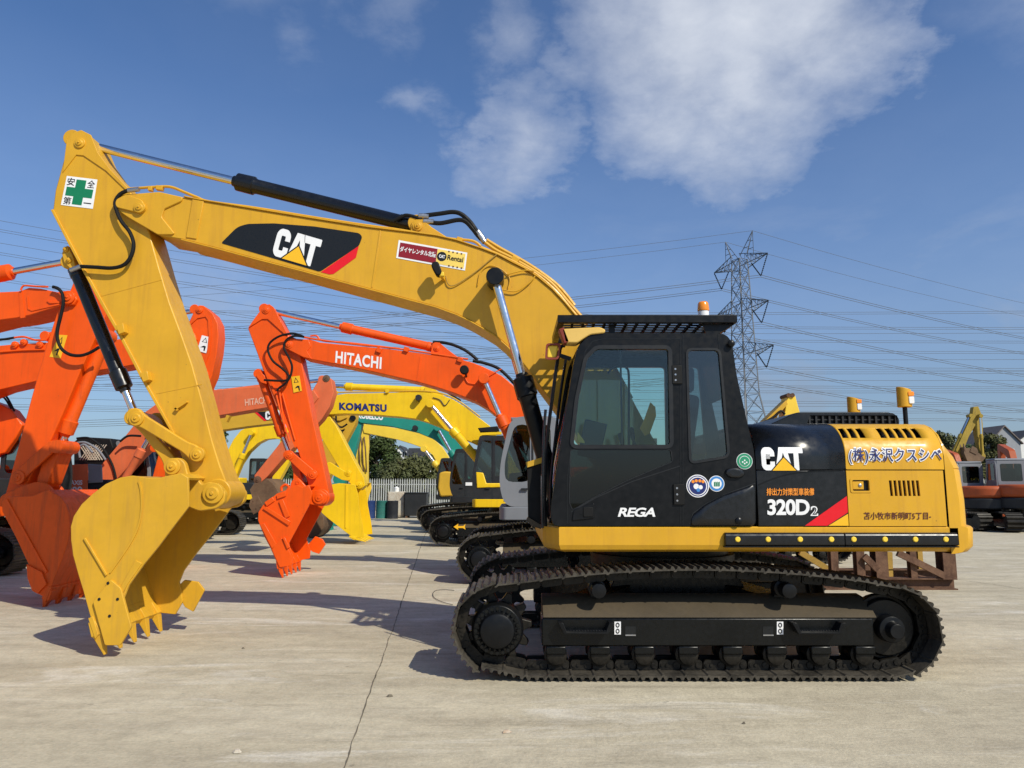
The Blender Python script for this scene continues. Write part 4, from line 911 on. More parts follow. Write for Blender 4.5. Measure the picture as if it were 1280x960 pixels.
    MB().prism([(W(x, y, sn)[0], W(x, y, sn)[1]) for x, y in ((67.5, 262), (86, 297), (104, 331), (131, 380), (151, 415), (181.5, 473.5), (219, 541.5), (216, 543), (178, 475.5), (148, 417.5), (127.5, 382), (101, 333), (83, 299), (64.5, 263))], sn-.02, sf+.02).build('front_flange', 'cat_yellow', stick, bevel=.004)
    for x, y in ((156, 414), (186, 473)): MB().prism(PL([(x-6, y-5), (x+3, y-8), (x+5, y+3), (x-2, y+6)], sn), sn-.09, sn).build('pipe_bracket', 'cat_yellow', stick, bevel=.004)
    MB().bar(P3(219, 512, sn-.02), P3(234, 502, sn-.02), .02, .04, (0, 1, 0)).build('stop_lug', 'cat_yellow', stick); MB().bar(P3(219, 510, sn-.02), P3(223, 513, sn-.02), .02, .04, (0, 1, 0)).build('stop_lug', 'cat_yellow', stick)
    # safety sign
    decal([(83.8, 220), (122, 224.6), (116.2, 261.2), (76.3, 256.3)], sn, 'decal_white', stick, .004, 'safety_sign')
    def sg(u, v): return (83.8+38.2*u-7.4*v, 220+4.6*u+36.4*v)
    decal([sg(*q) for q in ((.34, .08), (.66, .08), (.66, .36), (.94, .36), (.94, .66), (.66, .66), (.66, .93), (.34, .93), (.34, .66), (.07, .66), (.07, .36), (.34, .36))], sn, 'decal_green', stick, .0055, 'cross')
    for ch, u, v in (('安', .05, .05), ('全', .71, .05), ('第', .05, .70), ('一', .71, .82)):
        hgt = .26 if ch != '一' else .035
        lettering(ch, sg(u, v+hgt), sg(u+.25, v+hgt), sg(u, v), sn, 'decal_black', stick, .012, .0055)
    # bucket cylinder, its bracket and hose
    MB().prism(fillet(PL([(77, 316), (84, 306), (91, 320), (94, 333), (88, 336), (80, 328)], 7.84), .02), 7.84, 8.12).build('cylinder_bracket', 'cat_yellow', stick, bevel=.008)
    for x, y in ((82.5, 312), (86.5, 325.5)): pin(stick, x, y, 7.84, .03, 'cat_yellow', .03)
    q = cylinder(root, (171, 523), (92, 330), YC, .17, .042, .074, 'black_gloss', 'bucket_cylinder', eye='cat_yellow')
    hose(stick, [P3(x, y, sn-.07) for x, y in ((101, 333), (120, 334), (140, 335), (155, 331), (164, 320), (167, 305), (162, 290), (152, 277), (146, 264), (144, 253), (150, 243), (160, 238))], .021)
    for a, b in (((160, 238), (174, 236.5)), ((88, 338), (101, 333))): MB().cyl(P3(*a, sn-.07), P3(*b, sn-.07), .025, n=10).build('hose_fitting', 'steel', stick)
    hose(stick, [P3(x, y, sf+.05) for x, y in ((160, 237), (148, 236), (142, 247), (141, 262))], .018)
    # links
    for y0, y1 in ((sn-.075, sn-.02), (sf+.02, sf+.075)):
        MB().prism(fillet(PL([(160, 521), (165, 511), (178, 511), (184, 519), (238, 553), (250, 557), (258, 567), (252, 578), (242, 576), (232, 566), (178, 534), (166, 533)], sn), .05), y0, y1).build('link', 'cat_yellow', root, bevel=.012)
    MB().prism(fillet(PL([(163, 520), (172, 513), (183, 520), (196, 545), (219, 572), (224, 583), (216, 592), (207, 588), (203, 575), (178, 542), (165, 530)], 7.82), .04), 7.80, 8.16).build('bucket_link', 'cat_yellow', root, bevel=.012)
    for x, y, r in ((171, 523, .078), (247, 568, .075), (216, 583.5, .075)): pin(root, x, y, sn-.075, r, 'cat_yellow', .035)
    # ---- bucket
    bn0, bf0 = 7.36, 8.60
    back = [(235, 597), (226, 591.5), (213, 594), (200, 597), (185, 597.5), (165, 594.5), (150, 597), (132, 605), (116, 617), (102, 630), (92, 645), (88.3, 658), (88.5, 675), (91, 694), (97, 716), (104, 739), (112, 768), (119, 792)]
    front = [(148, 795), (159, 776), (157, 760), (154, 748), (161, 731), (180, 705), (198, 683), (219, 655), (236, 633)]
    bk = bucket(root, bn0, bf0, back, front, 'cat_yellow_worn', .035, 5, .22, (.42, -1), cutter=False)
    # near-side wear plates and the bolted corner
    def onside(px, t, nm, parent=bk, r=.0, hole=None): 
        p = PL(px, bn0); p = fillet(p, r) if r else p
        return MB().prism(p, bn0-t, bn0+.005).build(nm, 'cat_yellow_worn', parent, bevel=.005)
    cp = onside([(140, 724), (153, 735), (160, 762), (166, 783), (152, 806), (133, 806), (118, 752)], .03, 'side_cutter', r=.02)
    for x, y in ((135, 729), (124, 749), (147, 749), (137, 770)):
        c = P3(x, y, bn0-.03); MB().lathe(c+Vector((0, .004, 0)), c-Vector((0, .006, 0)), [(0, .016), (1, .013)], 12).build('bolt', 'decal_black', bk)
    MB().prism(PL([(105, 673), (108, 672), (135, 718), (133, 720)], bn0), bn0-.02, bn0+.002).build('wear_strip', 'cat_yellow_worn', bk, bevel=.004)
    sp2 = smooth_path([Vector((*W(*q, bn0), 0)) for q in ((174, 602), (177, 616), (177, 640), (172, 662), (161, 683), (148, 702), (138, 716))], 6)
    MB().prism([(p.x-.008, p.y) for p in sp2]+[(p.x+.008, p.y) for p in sp2[::-1]], bn0-.012, bn0+.002).build('side_seam', 'cat_yellow_worn', bk)
    onside([(170, 700), (178, 704), (160, 730), (154, 742), (149, 737)], .012, 'edge_doubler')
    for y0, y1 in ((bf0+.002, bf0+.035),):
        MB().prism(PL([(139, 766), (160, 745), (180, 748), (189, 760), (172, 792), (160, 785), (152, 770)], bn0), y0, y1).build('side_cutter', 'cat_yellow_worn', bk, bevel=.006)
    # ears
    for y0, y1 in ((7.655, 7.735), (8.225, 8.305)):
        MB().prism(fillet(PL([(206, 598), (206, 583), (213, 573), (224, 572), (231, 578), (235, 594), (247, 597), (252, 606), (261, 602), (274, 606), (282, 616), (280, 629), (270, 636), (249, 639), (236, 634), (215, 612)], 7.66), .03), y0, y1).build('ear', 'cat_yellow_worn', bk, bevel=.01)
    pin(bk, 267, 616.5, 7.655, .105, 'cat_yellow_worn', .05); pin(bk, 216, 583, 7.655, .085, 'cat_yellow_worn', .04)
    MB().cyl(P3(271, 616, 7.76), P3(271, 616, 7.76)+Vector((0, .44, 0)), .145, n=28).build('stick_foot', 'cat_yellow', stick, bevel=.012)
    return root
main_root = main_machine()
# ------------------------------------------------------------------ the other machines
def bg_cab(root, xs, yc, d, s, u0, u1, ztop, col, glassm='smoke_glass', rounded=.12, trim='dark_grey', name='cab'):
    """cab between u0 (back) and u1 (front); s = side of the machine it stands on"""
    X = lambda u: xs+d*u
    ya, yb = sorted((yc+s*.40, yc+s*1.37)); z0 = 1.275; w = u1-u0
    O = fillet([(X(u0), z0), (X(u1-.10), z0), (X(u1), z0+.35), (X(u1-.02), z0+.75), (X(u1-.2*w), ztop), (X(u0+.04), ztop), (X(u0), ztop-.1)], rounded, 4)
    H1 = fillet([(X(u0+.46*w), z0+.42), (X(u1-.10), z0+.42), (X(u1-.09), z0+.75), (X(u1-.2*w-.07), ztop-.14), (X(u0+.46*w), ztop-.14)], rounded*.6, 3)
    H2 = fillet([(X(u0+.08*w), z0+.62), (X(u0+.36*w), z0+.62), (X(u0+.36*w), ztop-.14), (X(u0+.1*w), ztop-.14)], rounded*.5, 3)
    cab = MB().plate(O, [H1, H2], ya, ya+.05).build(name, col, root)
    MB().plate(O, [H1, H2], yb-.05, yb).build('far_side', col, cab)
    for y in (ya+.02, yb-.026):
        for h in (H1, H2): MB().prism(h, y, y+.006).build('window_pane', glassm, cab)
    n = len(O)
    MB().prism(fillet([(X(u0+.0), ztop-.012), (X(u0), ztop-.10), (X(u0+.05), ztop-.10), (X(u0+.05), ztop-.06), (X(u1-.2*w-.03), ztop-.06), (X(u1-.2*w), ztop-.012)], .01), ya+.05, yb-.05).build('roof', col, cab, bevel=.01)
    MB().box(min(X(u0), X(u0+.05)), max(X(u0), X(u0+.05)), ya+.05, yb-.05, z0, z0+.9).build('back_wall', col, cab)
    MB().box(min(X(u0+.05), X(u1-.12)), max(X(u0+.05), X(u1-.12)), ya+.05, yb-.05, z0, z0+.05).build('cab_floor', 'dark_grey', cab)
    m = MB(); m.add([(X(u1-.08), ya+.05, z0+.08), (X(u1-.08), yb-.05, z0+.08), (X(u1-.03), yb-.05, z0+.55), (X(u1-.03), ya+.05, z0+.55), (X(u1-.2*w-.03), yb-.05, ztop-.05), (X(u1-.2*w-.03), ya+.05, ztop-.05)], [(0, 1, 2, 3), (3, 2, 4, 5)]); m.build('windscreen', glassm, cab, solid=.006)
    cx = X(u0+.42*w); ym = (ya+yb)/2
    st = MB().prism(fillet([(cx-d*.02, z0+.45), (cx+d*.4, z0+.45), (cx+d*.4, z0+.57), (cx+d*.1, z0+.6), (cx-d*.02, z0+1.2), (cx-d*.14, z0+1.2)], .04), ym-.25, ym+.25).build('seat', 'seat_cloth', cab, bevel=.03)
    MB().box(cx-.12, cx+.3 if d > 0 else cx+.12, ym-.2, ym+.2, z0+.05, z0+.449).build('seat_base', 'dark_grey', st) if d > 0 else MB().box(cx-.3, cx+.12, ym-.2, ym+.2, z0+.05, z0+.449).build('seat_base', 'dark_grey', st)
    m = MB().box(min(X(u0+.40*w), X(u0+.43*w)), max(X(u0+.40*w), X(u0+.43*w)), ya-.012, ya+.0, z0+.02, ztop-.08).build('door_post', trim, cab)
    MB().bar((X(u0+.50*w), ya-.03, z0+.30), (X(u0+.62*w), ya-.03, z0+.30), .03, .03).build('door_handle', trim, cab)
    return cab
def house(root, xs, yc, d, col, cabcol, u1=1.34, ztop=2.8, toolcol='dark_grey', hoodz=2.12, cw=None, ucw=.98, deckcol=None, **kw):
    X = lambda u: xs+d*u; s = -1 if d < 0 else 1
    def sx(u0, u1_): return sorted((X(u0), X(u1_)))
    hw = 1.38
    plan = fillet([(X(-1.9), yc-hw), (X(u1-.08), yc-hw), (X(u1), yc-hw+.2), (X(u1), yc+hw-.2), (X(u1-.08), yc+hw), (X(-1.9), yc+hw)], .05, 2)
    MB().prism(plan, 1.05, 1.272, 'z').build('deck', deckcol or col, root, bevel=.015)
    a, b = sx(-1.95, -.62); hd = MB().prism(fillet([(yc-hw+.01, 1.275), (yc+hw-.01, 1.275), (yc+hw-.01, hoodz), (yc-hw+.01, hoodz)], .2), a, b, 'x').build('engine_hood', col, root, bevel=.02)
    for uu in (-1.88, -1.28):
        p, q = sx(uu, uu+.55); MB().box(p, q, yc-hw-.004, yc-hw+.02, 1.30, hoodz-.28).build('side_door', col, hd, bevel=.008)
        v = MB(); 
        for i in range(6): v.box(p+.12+i*.05, p+.145+i*.05, yc-hw-.006, yc-hw, 1.5, 1.66)
        v.build('vents', 'decal_black', hd)['kind'] = 'stuff'
    p, q = sx(-1.5, -.8); MB().box(p, q, yc-.5, yc+.6, hoodz, hoodz+.16).build('hood_cover', toolcol, hd, bevel=.03)
    MB().cyl((X(-1.7), yc+.7*s*-1, hoodz-.02), (X(-1.7), yc+.7*s*-1, hoodz+.45), .06, n=14).build('exhaust', 'dark_grey', hd)
    rr = [(xs+d*-1*(2.72*math.cos(t)), yc+2.72*math.sin(t)) for t in [R(-30.4+60.8*i/18) for i in range(19)]]
    MB().prism([(X(-1.96), yc-hw+.003)]+rr+[(X(-1.96), yc+hw-.003)], 1.03, hoodz-.06, 'z').build('counterweight', cw or col, root, bevel=.09, seg=3)
    # the side opposite the cab: tank, and in front of it the grey tool box with a step
    ya, yb = sorted((yc-s*.42, yc-s*hw)); p, q = sx(-.6, .55)
    MB().box(p, q, ya, yb, 1.275, 2.0).build('fuel_tank', col, root, bevel=.05, seg=3)
    p, q = sx(.57, u1-.12); MB().box(p, q, ya, yb, 1.275, 1.78).build('tool_box', toolcol, root, bevel=.03)
    # valve cover by the boom foot
    p, q = sx(-.6, .0); ya, yb = sorted((yc+s*.42, yc+s*1.36)); MB().box(p, q, ya, yb, 1.275, 1.9).build('valve_cover', col, root, bevel=.04)
    return bg_cab(root, xs, yc, d, s, u1-ucw, u1, ztop, cabcol, **kw)
def arm(root, Yc, bw, sw, boom, stick, col, scol=None, name='boom'):
    b = MB().prism(PL(boom, Yc-bw), Yc-bw, Yc+bw).build('boom', col, root, bevel=.012)
    s = MB().prism(PL(stick, Yc-sw), Yc-sw, Yc+sw).build('stick', scol or col, root, bevel=.012)
    return b, s
def machine(label, xs, yc, gauge=2.38, L=4.08, detail=1, shoe=.6):
    root = thing('excavator', label, 'excavator', (xs, yc, 0), 'excavators parked in the yard')
    undercarriage(root, xs, yc, L, gauge, shoe, detail); return root
def warn(parent, q, Y, mat):
    decal(q, Y, mat, parent, .004, 'warning_label')
    a = Vector(q[0]); u = Vector(q[1])-a; v = Vector(q[3])-a
    f = lambda s, t: tuple(a+u*s+v*t)
    decal([f(.2, .40), f(.5, .08), f(.8, .40)], Y, 'decal_black', parent, .0055, 'warning_mark'); decal([f(.32, .37), f(.5, .16), f(.68, .37)], Y, mat, parent, .007, 'warning_mark')
    decal([f(.2, .75), f(.55, .60), f(.8, .62), f(.8, .92), f(.66, .92), f(.62, .72)], Y, 'decal_black', parent, .0055, 'warning_mark')

# ---- orange machine right behind the front one, facing the same way, grey rounded cab
def r2():
    yc = 14.2; xs = 1.14; bn = yc-.26; sn = yc-.2
    root = machine('bright orange excavator with grey rounded cab and white boom lettering behind the large yellow one', xs, yc, detail=2)
    house(root, xs, yc, -1, 'orange', 'grey_paint', 1.36, 2.82, 'dark_grey', rounded=.22, trim='dark_grey', deckcol='grey_paint')
    boom, stick = arm(root, yc, .26, .19,
        [(359, 425), (365, 421), (372, 424), (387, 424), (400, 428), (440, 432), (480, 435.5), (508, 439), (545, 444), (570, 448), (590, 453), (603, 458), (616, 464), (627, 469.5), (640, 480), (652, 494), (672, 520), (695, 556), (718, 592), (712, 606), (695, 606), (670, 580), (650, 558), (629, 536), (621, 520), (610, 511), (595, 502), (568, 491.5), (545, 484), (522, 477.5), (461, 463.5), (430, 457), (401, 451.5), (380, 447.5), (362, 438), (358, 432)],
        [(331, 383), (336, 381.5), (341, 384), (349, 398), (357, 414), (366, 428), (376, 447), (384, 490), (391, 525), (399, 560), (407, 597), (411, 615), (409, 628), (400, 631), (392, 625), (383, 598), (372, 562), (350, 515), (335, 480), (322, 443), (310, 411), (316, 401)], 'orange')
    MB().prism(PL([(310.5, 410), (317, 400), (331, 381.5), (337, 380.5), (342, 384), (352, 403), (360, 419), (356, 418), (335, 399), (328, 399)], sn), sn-.015, sn+.01).build('head_plate', 'orange', stick, bevel=.004)
    pin(stick, 332.5, 387.5, sn-.015, .075, 'orange', .03); pin(boom, 361, 431, bn, .085, 'orange', .05)
    MB().prism(PL([(356, 428), (364, 423), (386, 425), (389, 433), (384, 439), (390, 449), (379, 446.5), (360, 437)], bn), bn-.02, bn+.01).build('nose_casting', 'orange', boom, bevel=.008)
    MB().prism(PL([(525, 446), (526.5, 446.3), (522, 476.5), (520.5, 476)], bn), bn-.006, bn+.01).build('weld_seam', 'orange', boom)
    MB().prism(PL([(324, 447), (326, 445), (372, 558), (369, 560)], sn), sn-.02, sn+.005).build('front_flange', 'orange', stick)
    lettering('HITACHI', (419, 453.5), (476.5, 461.5), (420, 438.5), bn, 'decal_white', boom, .032, .005, space=1.08)
    warn(stick, [(374.5, 487), (363.5, 490), (367, 471), (374, 469)][::-1] and [(364, 471), (374.5, 469.5), (377.5, 488.5), (367, 491)], sn, 'warning_yellow')
    cylinder(root, (332.5, 387.5), (546, 435.5), yc, .435, .05, .085, 'orange', 'stick_cylinder')
    MB().prism(PL([(538, 442), (541, 429), (549, 428), (560, 437), (572, 446), (560, 447)], yc-.14), yc-.14, yc+.14).build('cylinder_bracket', 'orange', boom, bevel=.006); pin(boom, 546, 435.5, yc-.14, .06, 'orange', .03)
    for Y in (bn-.16, yc+.42): cylinder(root, (605, 474), (651, 580), Y, .42, .05, .09, 'orange', 'boom_cylinder')
    cylinder(root, (362, 569), (325, 468), yc-.05, .22, .045, .08, 'orange', 'bucket_cylinder')
    MB().prism(PL([(320, 470), (324, 463), (331, 470), (333, 480), (326, 478)], sn), sn, yc+.2).build('cylinder_bracket', 'orange', stick, bevel=.006)
    for pts in (((378, 420), (366, 417), (350, 420), (338, 428), (335, 438), (341, 451), (352, 460), (360, 468), (360, 474), (352, 476), (330, 475)), ((380, 421), (368, 420), (358, 425), (355, 435), (361, 447), (365, 458), (363, 470), (357, 479), (349, 485), (346, 489))):
        hose(stick, [P3(x, y, bn-.06) for x, y in pts], .022)
    for pts in (((349, 486), (352, 510), (357, 540)), ((345, 492), (352, 520), (362, 552)), ((353, 492), (361, 522), (369, 550))): hose(stick, [P3(x, y, sn-.03) for x, y in pts], .018, 'orange', 'pipe')
    hose(boom, [P3(x, y, yc-.1) for x, y in ((541, 428), (552, 428), (566, 431), (580, 437), (590, 444), (597, 450))], .03)
    hose(boom, [P3(x, y, bn+.02) for x, y in ((591, 451), (606, 454), (622, 460), (634, 470), (645, 482), (652, 490))], .03); hose(boom, [P3(x, y, bn) for x, y in ((378, 421), (400, 425), (440, 430), (480, 434), (520, 439), (585, 449))], .018, 'orange', 'pipe'); hose(boom, [P3(x, y, bn+.1) for x, y in ((388, 420), (396, 420), (404, 426), (440, 429), (500, 436))], .018, 'orange', 'pipe')
    for x, y in ((474, 438), (575, 450), (508, 437)): MB().bar(P3(x-3, y-1, bn), P3(x+3, y+1, bn), .09, .09).build('pipe_clamp', 'orange', boom, bevel=.006)
    c = P3(580.5, 462.5, bn-.16); q = MB().lathe(c+Vector((0, .06, .0)), c-Vector((0, .06, .0)), [(0, .05), (.2, .085), (.9, .085), (1, .07)], 16).build('boom_lamp', 'black_rubber', boom); MB().bar((c.x+.02, c.y, c.z-.05), (c.x+.03, bn, c.z-.09), .035).build('lamp_bracket', 'dark_grey', q)
    hose(boom, [P3(x, y, bn-.02) for x, y in ((581, 471), (585, 478), (594, 480))], .01, 'orange', 'lamp_wire'); hose(boom, [P3(x, y, bn-.02) for x, y in ((608, 472), (618, 466), (627, 461))], .01, 'orange', 'grease_line')
    for y0, y1 in ((sn-.07, sn-.02), (yc+.22, yc+.27)): MB().prism(fillet(PL([(358, 565), (364, 563), (370, 568), (393, 587), (396, 594), (390, 599), (384, 596), (361, 574)], sn), .05), y0, y1).build('link', 'orange', root, bevel=.01)
    MB().prism(fillet(PL([(360, 566), (366, 566), (374, 585), (378, 604), (372, 610), (366, 604), (366, 590)], sn), .05), sn+.02, yc+.17).build('bucket_link', 'orange', root, bevel=.01)
    for x, y, r in ((361.5, 569, .09), (391, 593, .09), (371.5, 604.5, .09)): pin(root, x, y, sn-.07, r, 'orange', .03)
    b0 = yc-.6
    bk = bucket(root, b0, yc+.6, [(386, 606), (378, 609), (372, 606), (365, 609), (357, 613), (346, 617), (338, 624), (329, 631), (323, 640), (322.5, 650), (326, 660), (331, 672), (338, 685), (344, 699), (349, 709)], [(365, 706), (366, 694), (362, 684), (361, 679), (374, 655), (386, 632), (390, 616)], 'orange', .035, 5, .20, (.30, -1), cutter=False)
    def strip(px, nm='wear_strip', t=.03): MB().prism(PL(px, b0), b0-t, b0+.002).build(nm, 'orange', bk, bevel=.006)
    strip([(329, 636), (333, 633), (364, 652), (361, 657)]); strip([(349, 627), (354, 624), (363, 645), (357, 648)]); strip([(325, 655), (331, 654), (346, 680), (341, 687)]); strip([(346, 619), (358, 614), (358, 620), (347, 624)]); strip([(331, 628), (341, 621), (344, 626), (334, 633)]); strip([(340, 686), (352, 672), (360, 684), (366, 697), (364, 707), (350, 709)], 'side_cutter')
    strip([(354, 672), (357, 671), (363, 684), (360, 686)], t=.06)
    MB().prism(PL([(360, 690), (372, 676), (382, 680), (386, 687), (377, 700), (368, 697)], b0), yc+.602, yc+.64).build('side_cutter', 'orange', bk, bevel=.006)
    MB().tube(smooth_path([P3(x, y, b0+.3) for x, y in ((352, 614), (352, 609), (357, 606), (361, 609), (359, 613))], 5), .025, 8).build('lifting_hook', 'orange', bk)
    for y0, y1 in ((sn-.1, sn-.03), (yc+.22, yc+.29)): MB().prism(fillet(PL([(364, 611), (366, 601), (374, 597), (380, 603), (388, 613), (395, 613), (402, 612), (411, 618), (410, 628), (400, 632), (386, 630)], sn), .05), y0, y1).build('ear', 'orange', bk, bevel=.01)
    pin(bk, 399, 622, sn-.1, .12, 'orange', .04)
    MB().cyl(P3(401, 622, sn-.02), P3(401, 622, sn-.02)+Vector((0, .42, 0)), .16, n=24).build('stick_foot', 'orange', stick, bevel=.012)
r2()
# ---- bright yellow machine third in the near row
def r3():
    yc = 22.0; xs = .02; bn = yc-.28; sn = yc-.22
    root = machine('bright yellow excavator with dark boom lettering and a yellow arrow on its track frame', xs, yc, 2.4, 4.5, 1)
    house(root, xs, yc, -1, 'bright_yellow', 'dark_grey', 1.12, 3.02, 'dark_grey', rounded=.1)
    boom, stick = arm(root, yc, .28, .22,
        [(402, 521), (405, 512), (411, 500), (417, 494.5), (432, 492), (480, 491), (520, 490), (536, 490), (552, 494), (566, 499), (584, 510), (600, 523), (612, 532), (632, 560), (655, 598), (650, 612), (636, 608), (616, 575), (603, 559), (590, 553), (574, 546.5), (560, 539), (550, 534), (535, 528), (522, 524), (500, 521), (461, 518), (430, 517), (412, 518)],
        [(398, 525), (404, 516), (412, 520), (420, 532), (430, 552), (442, 575), (455, 598), (456, 607), (450, 613), (443, 610), (432, 598), (415, 570), (400, 545)], 'bright_yellow')
    lettering('KOMATSU', (424, 512.5), (483.5, 515), (424, 503), bn, 'decal_navy', boom, .055, .006, space=1.12)
    cylinder(root, (404, 482), (536, 488), yc, .20, .06, .10, 'bright_yellow', 'stick_cylinder')
    MB().prism(PL([(398, 520), (400, 478), (408, 478), (416, 520)], yc-.1), yc-.1, yc+.1).build('stick_head', 'bright_yellow', stick)
    MB().prism(PL([(529, 492), (531, 484), (540, 484), (556, 495)], yc-.14), yc-.14, yc+.14).build('cylinder_bracket', 'bright_yellow', boom, bevel=.006)
    for Y in (bn-.18, yc+.46): cylinder(root, (538, 505), (612, 592), Y, .36, .06, .12, 'bright_yellow', 'boom_cylinder')
    c = P3(523, 497, bn-.15); q = MB().cyl(c+Vector((0, .08, 0)), c-Vector((0, .06, 0)), .10, .085, 14).build('boom_lamp', 'dark_grey', boom); MB().bar(c, (c.x, bn, c.z-.1), .04).build('lamp_bracket', 'dark_grey', q)
    hose(boom, [P3(x, y, bn-.02) for x, y in ((541, 497), (550, 500), (556, 507), (562, 500))], .014, 'dark_grey', 'grease_line')
    hose(boom, [P3(x, y, bn) for x, y in ((416, 491), (440, 490), (480, 489.5), (530, 489), (556, 493), (576, 503), (600, 521))], .022, 'dull_yellow', 'pipe'); hose(boom, [P3(x, y, yc-.05) for x, y in ((540, 484), (550, 485), (560, 491), (576, 501))], .03)
    for x, y in ((484, 489), (420, 491)): MB().bar(P3(x-2, y, bn), P3(x+2, y, bn), .12, .1).build('pipe_clamp', 'bright_yellow', boom)
    for y0, y1 in ((sn-.08, sn-.02),): MB().prism(fillet(PL([(405, 582), (412, 577), (430, 588), (440, 594), (438, 601), (428, 600), (410, 590)], sn), .06), y0, y1).build('link', 'bright_yellow', root, bevel=.01)
    pin(root, 435.5, 591, sn-.08, .1, 'bright_yellow', .03); pin(stick, 449, 606, sn-.06, .11, 'bright_yellow', .04)
    b0 = yc-.66
    bk = bucket(root, b0, yc+.66, [(444, 606), (434, 605), (424, 604), (412, 606), (405, 613), (401, 624), (400, 633), (402, 641), (410, 648), (419, 655), (428, 662), (436, 668), (443, 673)], [(455, 671), (453, 655), (449, 634), (447, 616)], 'bright_yellow', .04, 5, .34, (1, -.30), cutter=False)
    MB().prism(PL([(432, 606), (433.5, 606), (433, 660), (431.5, 660)], b0), b0-.02, b0).build('side_seam', 'bright_yellow', bk)
    # name plate and yellow arrow
    t = [o for o in root.children if o.name.startswith('track') and not o.name.startswith('track_')][0]; yf = yc-1.2-.3+.10
    decal([(567, 658.5), (573, 654.5), (572.5, 657.5), (579, 657.5), (582, 655), (581, 658.5), (582, 662), (578.5, 660), (572.5, 660), (573, 662.5)], yf, 'warning_yellow', t, .004, 'arrow')
    c = [o for o in root.children if o.name.startswith('cab')][0]
    MB().prism(PL([(597, 535), (622, 532.5), (624, 537), (622, 540), (600, 540)], yc-1.4), yc-1.4, yc-.5).build('visor', 'black_rubber', c, bevel=.02)
    MB().prism(PL([(600, 541), (627, 539.5), (627, 543), (602, 544)], yc-1.38), yc-1.385, yc-1.2).build('roof_strip', 'bright_yellow', c)
    MB().prism(PL([(595, 590), (604, 591), (608, 604), (627, 604), (627, 609), (596, 610)], yc-1.4), yc-1.4, yc-1.3).build('front_guard', 'bright_yellow', root, bevel=.02)
r3()
# ---- teal machine, further back
def r4():
    yc = 28.0; xs = -1.0; bn = yc-.28
    root = machine('teal green excavator whose boom shows between the two yellow booms', xs, yc, 2.4, 4.4, 1)
    cab = house(root, xs, yc, -1, 'teal', 'dark_grey', 1.22, 2.95, deckcol='dark_grey')
    boom, stick = arm(root, yc, .28, .22,
        [(436, 518), (445, 511), (470, 508), (500, 510), (525, 517), (545, 528), (562, 537), (577, 546), (590, 570), (604, 600), (596, 606), (585, 596), (572, 575), (554, 558), (540, 548), (522, 540.5), (490, 533), (451, 528.5)],
        [(437, 512), (448, 514), (452, 530), (442, 570), (430, 606), (420, 608), (416, 600), (426, 560)], 'teal')
    lettering('KOBELCO', (447, 523), (479, 525.5), (447, 514.5), bn, 'decal_white', boom, .05, .008)
    for Y in (bn-.18, yc+.46): cylinder(root, (547, 535), (585, 602), Y, .42, .06, .12, 'teal', 'boom_cylinder')
    c = P3(519, 535, bn-.15); MB().cyl(c+Vector((0, .15, 0)), c-Vector((0, .08, 0)), .1, n=12).build('boom_lamp', 'dark_grey', boom)
    bucket(root, yc-.6, yc+.6, [(424, 604), (416, 604), (408, 608), (402, 616), (398, 630), (398, 642), (401, 652), (405, 660)], [(416, 658), (420, 636), (426, 614)], 'teal', .05, 5, .25, cutter=False)
    decal([(582, 603), (591, 603), (591, 607), (582, 607)], yc-1.37, 'decal_white', cab, .02, 'plate')
r4()
# ---- small yellow machine behind
def r5():
    yc = 34.0; xs = -2.0; bn = yc-.25
    root = machine('smaller lemon yellow excavator, its thin boom arching in front of the white house', xs, yc, 2.3, 4.2, 0)
    house(root, xs, yc, -1, 'dull_yellow', 'dark_grey', 1.3, 2.85, deckcol='dark_grey')
    MB().prism(fillet(PL([(549, 591), (556, 589), (566, 590), (568, 620), (550, 621), (547, 610)], yc-1.45), .1), yc-1.45, yc-1.3).build('front_panel', 'dull_yellow', root, bevel=.06)
    boom, stick = arm(root, yc, .25, .2,
        [(453, 534), (458, 530), (475, 532), (501, 536), (525, 541), (542, 549), (552, 558), (560, 570), (568, 596), (560, 604), (552, 592), (548, 582), (541, 569), (530, 560.5), (515, 555), (497, 549.5), (475, 545), (455, 541)],
        [(449, 527), (456, 529), (461, 541), (459, 570), (459, 604), (455, 608), (449, 604), (446, 580), (443, 556)], 'lemon_yellow')
    for Y in (bn-.18, yc+.43): cylinder(root, (530, 561), (556, 596), Y, .45, .07, .12, 'lemon_yellow', 'boom_cylinder')
    for x in (447, 451, 455): hose(stick, [P3(x, 546, bn), P3(x+2, 565, bn-.2), P3(x+3, 590, bn)], .03, 'rust', 'hose')
    bucket(root, yc-.55, yc+.55, [(458, 603), (452, 604), (446, 608), (441, 616), (440, 628), (444, 640)], [(452, 638), (455, 622), (459, 610)], 'lemon_yellow', .05, 4, .22, cutter=False)
r5()
